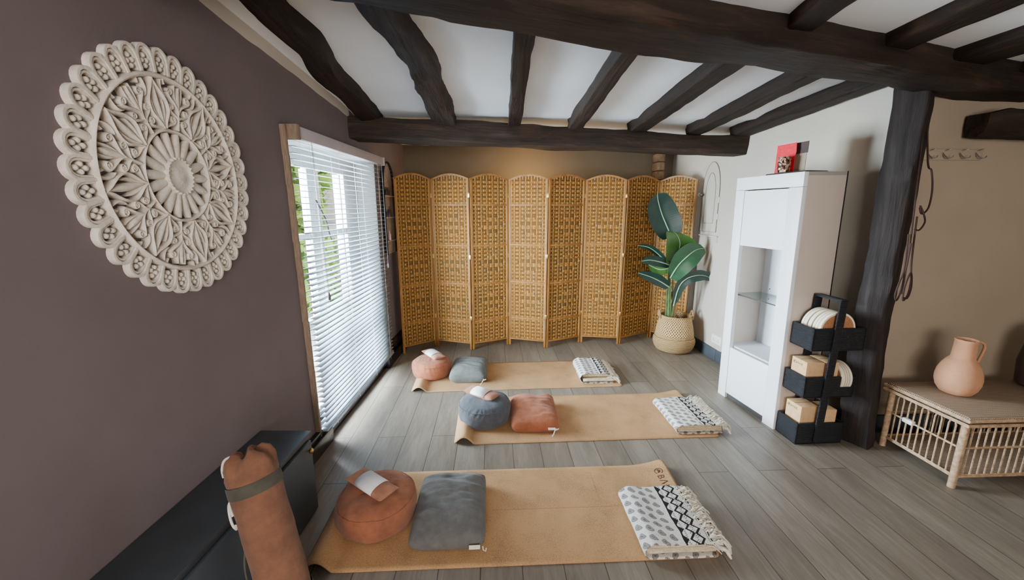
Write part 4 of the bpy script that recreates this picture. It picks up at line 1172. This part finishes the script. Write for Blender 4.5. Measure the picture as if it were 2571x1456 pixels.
b = MB(); b.box(0.022, CW-0.022, 0.0485, 0.0505, 0.837, 0.845); b.build('shelf_edge', m['plinth'], cab, 0)
b = MB(); b.box(st, CW-st, 0.02, 0.04, 0.0, 0.045); b.build('plinth', m['plinth'], cab, 0)
b = MB()
for x in (0.10, 0.34):
    for z in (0.80, 0.88): b.tube([(x, CD-0.0125, z), (x, CD-0.016, z)], 0.004, 8)
b.build('shelf_pegs', m['plinth'], cab)
cm = cab.matrix_basis.copy()
def on_cab(x, y, z=CH): return cm @ Vector((x, y, z))
tr_ = thing('black_tray', 'thin flat black tray along the front top edge of the cabinet', 'tray', on_cab(0.25, 0.015), math.atan2(dv.y, dv.x))
b = MB(); b.box(0, 0.315, 0, 0.16, 0.0, 0.007, 0.002); b.box(0.004, 0.311, 0.004, 0.156, 0.007, 0.009); b.build('tray_plate', m['dark'], tr_)
rc = thing('red_card', 'bright red scallop-edged greeting card standing on the cabinet', 'card', on_cab(0.238, 0.095, CH+0.010), math.atan2(dv.y, dv.x))
b = MB(); b.prism([(0, 0), (0.150, 0), (0.152, 0.10), (0.158, 0.13), (0.152, 0.185), (0.0, 0.185)], 0, 0.003, RX); b.build('card_front', m['red'], rc, 0)
b = MB(); b.box(-0.003, 0.001, -0.004, 0.0, 0, 0.185); b.box(0, .152, -.004, 0, .185, .187); b.build('card_edge', m['pink'], rc, 0)
bc = thing('brown_card', 'two-tone dark brown and taupe card standing behind the red one', 'card', on_cab(0.358, 0.122, CH+0.010), math.atan2(dv.y, dv.x))
b = MB(); b.box(0, 0.095, -.003, 0, 0.115, 0.185); b.build('card_upper_half', m['brown'], bc, 0)
b = MB(); b.box(0, 0.090, -.003, 0, 0.0, 0.115); b.build('card_lower_half', m['taupe'], bc, 0)
tl = MB(); tl.lathe([(0, 0), (0.040, 0.001), (0.043, 0.01), (0.045, 0.06), (0.044, 0.108), (0.041, 0.108), (0.041, 0.01), (0, 0.008)], 36, fn=lambda p, i, a: p*(1+0.02*sin(a*14)*sin(p.z*320)))
o = tl.build('mosaic_tumbler', m['mosaic'], None); o.scale = (0.82, 0.82, 0.9); o.location = on_cab(0.362, 0.046, CH+0.010); props(o, 'bumpy brown mosaic tealight tumbler in front of the red card', 'tumbler')

# ================================================================ black three-tier caddy with its boxes and wheels
cd = thing('tiered_caddy', 'black woven three-tier caddy with a tall loop handle beside the white cabinet', 'caddy', (1.925, 2.222, 0.0), 0.02)
Wc, Dc = 0.315, 0.175
TZ = [(0.005, 0.150), (0.325, 0.465), (0.635, 0.780)]
for i, (z0, z1) in enumerate(TZ):
    b = MB(); sk = 0.012*i; t_ = 0.012
    b.box(sk*.5, Wc+sk*1.5, 0, t_, z0, z1, 0.004); b.box(sk*.5, Wc+sk*1.5, Dc-t_, Dc, z0, z1, 0.004)
    b.box(sk*.5, sk*.5+t_, 0, Dc, z0, z1, 0.004); b.box(Wc+sk*1.5-t_, Wc+sk*1.5, 0, Dc, z0, z1, 0.004); b.box(sk*.5, Wc+sk*1.5, 0, Dc, z0, z0+0.012, 0.003)
    b.build('tier_basket', m['rope'], cd)
b = MB()
for y in (-0.008, Dc+0.002): b.box(0.135, 0.185, y-0.003, y+0.009, 0.02, 0.955, 0.003)
b.box(0.135, 0.185, -0.011, Dc+0.011, 0.945, 0.960, 0.004)
for v in b.bm.verts: v.co.x -= 0.03*(1-v.co.z/0.96) - 0.005
b.build('loop_handle', m['rope'], cd)
cdm = cd.matrix_basis.copy()
def in_cd(x, y, z): return cdm @ Vector((x, y, z))
def kraft_box(label, x, y, z, w, d, h, rot=0.0, logo=True):
    t = thing('cardboard_box', label, 'box', in_cd(x, y, z), rot, 'kraft boxes in the caddy')
    b = MB(); b.box(0, w, 0, d, 0, h, 0.002); bx = b.build('carton', m['kraft'], t)
    b = MB(); b.box(0.002, w-.002, d*.49, d*.51, h, h+.0006); b.build('lid_flap', m['kraftink'], t, 0)
    if logo:
        M_ = Matrix(((0, 0, -1, -0.0006), (-1, 0, 0, d-0.036), (0, 1, 0, h-0.034), (0, 0, 0, 1)))
        text_mesh('BΛHÉ', 0.020, M_, m['kraftink'], 'printed_lettering', t)
        b = MB(); emblem(b, (-0.0004, d-0.022, h-0.027), (0, -1, 0), (0, 0, 1), 0.010, 0.0014); b.build('printed_emblem', m['kraftink'], t)
    return t
kraft_box('kraft box with printed emblem on the middle tier, nearest the cabinet side', 0.022, 0.026, 0.3375, 0.115, 0.125, 0.215)
kraft_box('second kraft box on the middle tier, beside the roll', 0.142, 0.020, 0.3375, 0.085, 0.135, 0.215, logo=False)
kraft_box('kraft box with printed emblem on the bottom tier, left of the handle', 0.030, 0.024, 0.0175, 0.118, 0.125, 0.235, 0.03)
kraft_box('plain kraft box on the bottom tier, right of the handle', 0.165, 0.018, 0.0175, 0.10, 0.12, 0.215, 0, False)
def wheel(label, x, y, z, R, wd, axis_, seams):
    t = thing('cork_roll', label, 'roll', in_cd(x, y, z), 0.02, 'round rolls in the caddy')
    rot_ = Matrix.Rotation(-PI/2, 4, 'X') if axis_ == 'y' else Matrix.Rotation(PI/2, 4, 'Y')
    b = MB(); b.lathe([(R-.012, 0), (R-.002, 0), (R, .002), (R, wd-.002), (R-.002, wd), (R-.012, wd), (R-.012, 0)], 64)
    bmesh.ops.transform(b.bm, matrix=rot_, verts=b.bm.verts[:]); b.build('rim_band', m['rim'], t, 40)
    for z0 in (0.004, wd-.004):
        b = MB(); b.lathe([(0, z0), (R-.012, z0)], 64); bmesh.ops.transform(b.bm, matrix=rot_, verts=b.bm.verts[:]); solid(b.build('cork_disc', m['cork2'], t, 0), .002)
    for s in seams:
        b = MB(); b.lathe([(R+.0003, s*wd-.0012), (R+.0003, s*wd+.0012)], 64); bmesh.ops.transform(b.bm, matrix=rot_, verts=b.bm.verts[:]); b.build('rim_seam', m['rimline'], t, 0)
    return t
wheel('front cream-rimmed round roll with cork face on the top tier', 0.175, 0.016, 0.760, 0.116, 0.062, 'y', (0.35, 0.68))
wheel('narrow cream-rimmed roll in the middle of the top tier', 0.173, 0.086, 0.760, 0.116, 0.026, 'y', ())
wheel('rear cream-rimmed round roll on the top tier', 0.171, 0.120, 0.760, 0.116, 0.042, 'y', (0.5,))
wheel('tan roll standing on the right of the middle tier', 0.240, 0.090, 0.436, 0.098, 0.070, 'x', (0.3, 0.5, 0.7))

# ================================================================ rattan bench and jug
be = thing('rattan_bench', 'low rattan storage bench with barred open sides in the right-hand recess', 'bench', (2.482, 1.795, 0.0))
WB, DB, HB = 1.0, 0.42, 0.425
b = MB(); b.box(-0.012, WB+.012, -0.012, DB+.012, HB-.035, HB, 0.010, 3); b.build('woven_top', m['rattanweave'], be)
b = MB()
for z in (HB-.018, HB-.045):
    b.tube([(-.016, -.016, z), (WB+.016, -.016, z), (WB+.016, DB+.016, z), (-.016, DB+.016, z)], 0.009, 8, closed=True)
b.build('top_edging', m['rattan'], be)
for x in (0.012, WB-.012):
    for y in (0.012, DB-.012):
        b = MB(); b.tube([(x, y, 0), (x, y, HB-.04)], 0.017, 10); b.build('leg', m['rattan'], be)
b = MB(); b.box(0.01, WB-.01, 0.01, DB-.01, 0.060, 0.070); b.build('woven_base', m['rattanweave'], be)
b = MB()
for z in (0.065, HB-.055):
    b.tube([(.012, .012, z), (WB-.012, .012, z), (WB-.012, DB-.012, z), (.012, DB-.012, z)], 0.010, 8, closed=True)
b.build('frame_rails', m['rattan'], be)
def bars(p0, p1, n, name='bar_grille'):
    p0, p1 = Vector(p0), Vector(p1); b = MB(); za, zb, zm = 0.075, HB-.06, 0.235
    for i in range(0, n, 2):
        for k in (i, i+1):
            if k >= n: break
        f0, f1 = (i+.7)/(n+.4), (i+1.7)/(n+.4)
        a, c = p0.lerp(p1, f0), p0.lerp(p1, f1)
        up_ = Vector((0, 0, 1))
        top = [a+up_*zm, a+up_*(zb-.02), a.lerp(c, .15)+up_*(zb-.004), a.lerp(c, .5)+up_*zb, a.lerp(c, .85)+up_*(zb-.004), c+up_*(zb-.02), c+up_*zm]
        b.tube([p for p in [a+up_*za] + top + [c+up_*za]], 0.0042, 6)
    b.build(name, m['rattan'], be)
    b = MB(); b.tube([p0+Vector((0, 0, zm)), p1+Vector((0, 0, zm))], 0.006, 6); b.build('middle_rail', m['rattan'], be)
bars((.012, .03, 0), (.012, DB-.03, 0), 10); bars((.03, .012, 0), (WB-.03, .012, 0), 22); bars((WB-.012, .03, 0), (WB-.012, DB-.03, 0), 10); bars((.03, DB-.012, 0), (WB-.03, DB-.012, 0), 22)
b = MB(); b.box(-0.002, 0.026, 0.255, 0.315, 0.222, 0.250, 0.006); b.build('tag', m['plastic'], be)['label'] = 'white block on the side rail'  # plain white block on the middle rail
jg = thing('terracotta_jug', 'pale terracotta jug with a side handle on the rattan bench', 'jug', (2.715, 2.06, HB+.001))
b = MB(); jp = [(0, 0), (.070, .001), (.105, .010), (.133, .040), (.148, .075), (.150, .105), (.143, .14), (.125, .175), (.103, .20), (.086, .215), (.078, .222), (.077, .235), (.074, .28), (.072, .318), (.076, .328), (.073, .332), (.066, .326), (.066, .24), (.05, .20), (.0, .19)]
b.lathe([(r_*(0.66 if z_ < .30 or r_ > .07 else .66), z_) for r_, z_ in jp], 64, fn=lambda p, i, a: p*(1+0.006*nz(cos(a)*3, sin(a)*3, p.z*30))); b.build('jug_body', m['clay'], jg, 50)
b = MB(); a0 = -0.25; e = Vector((cos(a0), sin(a0), 0))
b.tube([e*r_+Vector((0, 0, z)) for r_, z in ((.047, .318), (.066, .322), (.086, .310), (.092, .285), (.086, .25), (.076, .205), (.070, .185))], 0.0085, 10, flat=0.7); b.build('handle', m['clay'], jg)
b = MB(); b.lathe([(.0, 0), (.08, 0), (.11, .02), (.12, .15), (.10, .30), (.06, .36), (0, .37)], 32); o = b.build('dark_vase', m['brown'], None); o.location = (3.32, 2.10, HB+.001); props(o, 'dark brown vase at the far end of the rattan bench', 'vase')

# ================================================================ hooks and hanging cables
hk = thing('hook_rail', 'pale wall rail with four small curved hooks on the recess wall', 'hook rail', (2.50, 2.352, 1.805))
b = MB(); b.box(0, 0.40, -0.012, 0, -0.030, 0.032, 0.003); b.build('rail', m['tan'], hk)
for x in (0.065, 0.16, 0.265, 0.365):
    b = MB(); b.tube([(x, -.012, .022), (x+.004, -.03, .026), (x+.010, -.035, .030)], .003, 6); b.tube([(x-.012, -.012, .010), (x-.014, -.03, -.010), (x-.006, -.042, -.024), (x+.010, -.048, -.022), (x+.018, -.048, -.010)], .0033, 8); b.build('hook', m['metal'], hk)
def cable(label, pts, r=0.0045, name='hanging_cable'):
    P = [Vector(p) for p in pts]; Q = []
    for j in range(len(P)-1):
        p0, p1, p2, p3 = P[max(j-1, 0)], P[j], P[j+1], P[min(j+2, len(P)-1)]
        for s in range(8):
            f = s/8; Q.append(0.5*((2*p1)+(-p0+p2)*f+(2*p0-5*p1+4*p2-p3)*f*f+(-p0+3*p1-3*p2+p3)*f**3))
    Q.append(P[-1]); b = MB(); b.tube(Q, r, 7); o = b.build(name, m['cable'], None)
    return props(o, label, 'cable')
PX = 2.455; PYc = 2.185
cable('thin brown cable hanging straight down the right face of the post', [(2.36, 2.225, 2.08), (2.375, 2.205, 1.7), (2.395, 2.19, 1.3), (2.40, 2.185, 1.0)])
cable('brown cable looping out from the post below the hook rail', [(2.40, 2.25, 2.05), (2.425, 2.21, 1.75), (2.435, 2.19, 1.70), (2.462, 2.19, 1.60), (2.462, 2.19, 1.50), (2.43, 2.19, 1.465), (2.41, 2.19, 1.50)])
cable('brown cable making a small loop halfway down the post', [(2.41, 2.19, 1.51), (2.432, 2.185, 1.47), (2.452, 2.185, 1.42), (2.43, 2.185, 1.375), (2.40, 2.185, 1.378)])
cable('brown cable bundled in long loops low on the post', [(2.405, 2.19, 1.45), (2.415, 2.18, 1.2), (2.43, 2.175, 1.08), (2.428, 2.175, 1.0), (2.405, 2.175, .965), (2.40, 2.175, 1.05), (2.415, 2.17, 1.13), (2.435, 2.17, 1.05), (2.425, 2.17, .98), (2.395, 2.17, .985)])
cable('brown cable loop with metal clips on the front of the post', [(2.375, 2.19, 1.35), (2.375, 2.175, 1.15), (2.355, 2.17, 1.07), (2.345, 2.17, 1.0), (2.36, 2.17, .965), (2.375, 2.17, 1.02), (2.38, 2.17, 1.14), (2.385, 2.175, 1.3)])

# ================================================================ camera
cam = bpy.data.cameras.new('camera'); co = bpy.data.objects.new('camera', cam); C.objects.link(co)
cam.sensor_width = 36.0; cam.sensor_fit = 'HORIZONTAL'; cam.lens = 36.0*1000/2571; cam.clip_start = 0.02
pitch, yaw = math.atan(207/1000), math.atan(47.5/math.hypot(1000, 207))
co.location = (0, 0, 1.5); co.rotation_euler = (PI/2-pitch, 0, -yaw)
sc.camera = co

# ================================================================ light
def area(name, loc, target, sx, sy, power, col):
    l = bpy.data.lights.new(name, 'AREA'); l.shape = 'RECTANGLE'; l.size = sx; l.size_y = sy; l.energy = power; l.color = col
    o = bpy.data.objects.new(name, l); C.objects.link(o); o.location = loc
    d = Vector(target)-Vector(loc); o.rotation_euler = d.to_track_quat('-Z', 'Y').to_euler(); return o
area('window_daylight', (-2.7, 2.6, 1.5), (0.0, 3.1, 1.0), 3.2, 2.6, 2300, (0.74, 0.88, 1.0))
area('rear_fill_light', (0.2, -2.75, 1.3), (0.3, 2.0, 1.75), 2.2, 1.3, 95, (1.0, 0.95, 0.90))  # fill light added behind the camera, outside the unseen rear opening
pt = bpy.data.lights.new('warm_lamp', 'POINT'); pt.energy = 9; pt.color = (1.0, 0.62, 0.25); pt.shadow_soft_size = 0.05
po = bpy.data.objects.new('warm_lamp', pt); C.objects.link(po); po.location = (0.42, 4.45, 1.70)
su = bpy.data.lights.new('sun', 'SUN'); su.energy = 2.0; su.angle = 0.02; su.color = (1, .95, .86)
so_ = bpy.data.objects.new('sun', su); C.objects.link(so_); so_.rotation_euler = Vector((-0.5, 0.75, -0.75)).to_track_quat('-Z', 'Y').to_euler()
w = bpy.data.worlds.new('world'); sc.world = w; w.use_nodes = True
bg = w.node_tree.nodes['Background']; bg.inputs[0].default_value = (0.80, 0.90, 1.0, 1); bg.inputs[1].default_value = 0.8
sc.view_settings.view_transform = 'AgX'
sc.view_settings.look = 'AgX - Base Contrast'
sc.view_settings.exposure = 0.9
sc.cycles.use_denoising = True
sc.cycles.max_bounces = 8; sc.cycles.diffuse_bounces = 5; sc.cycles.transparent_max_bounces = 12
sc.cycles.caustics_reflective = False; sc.cycles.caustics_refractive = False
sc.cycles.sample_clamp_indirect = 4.0
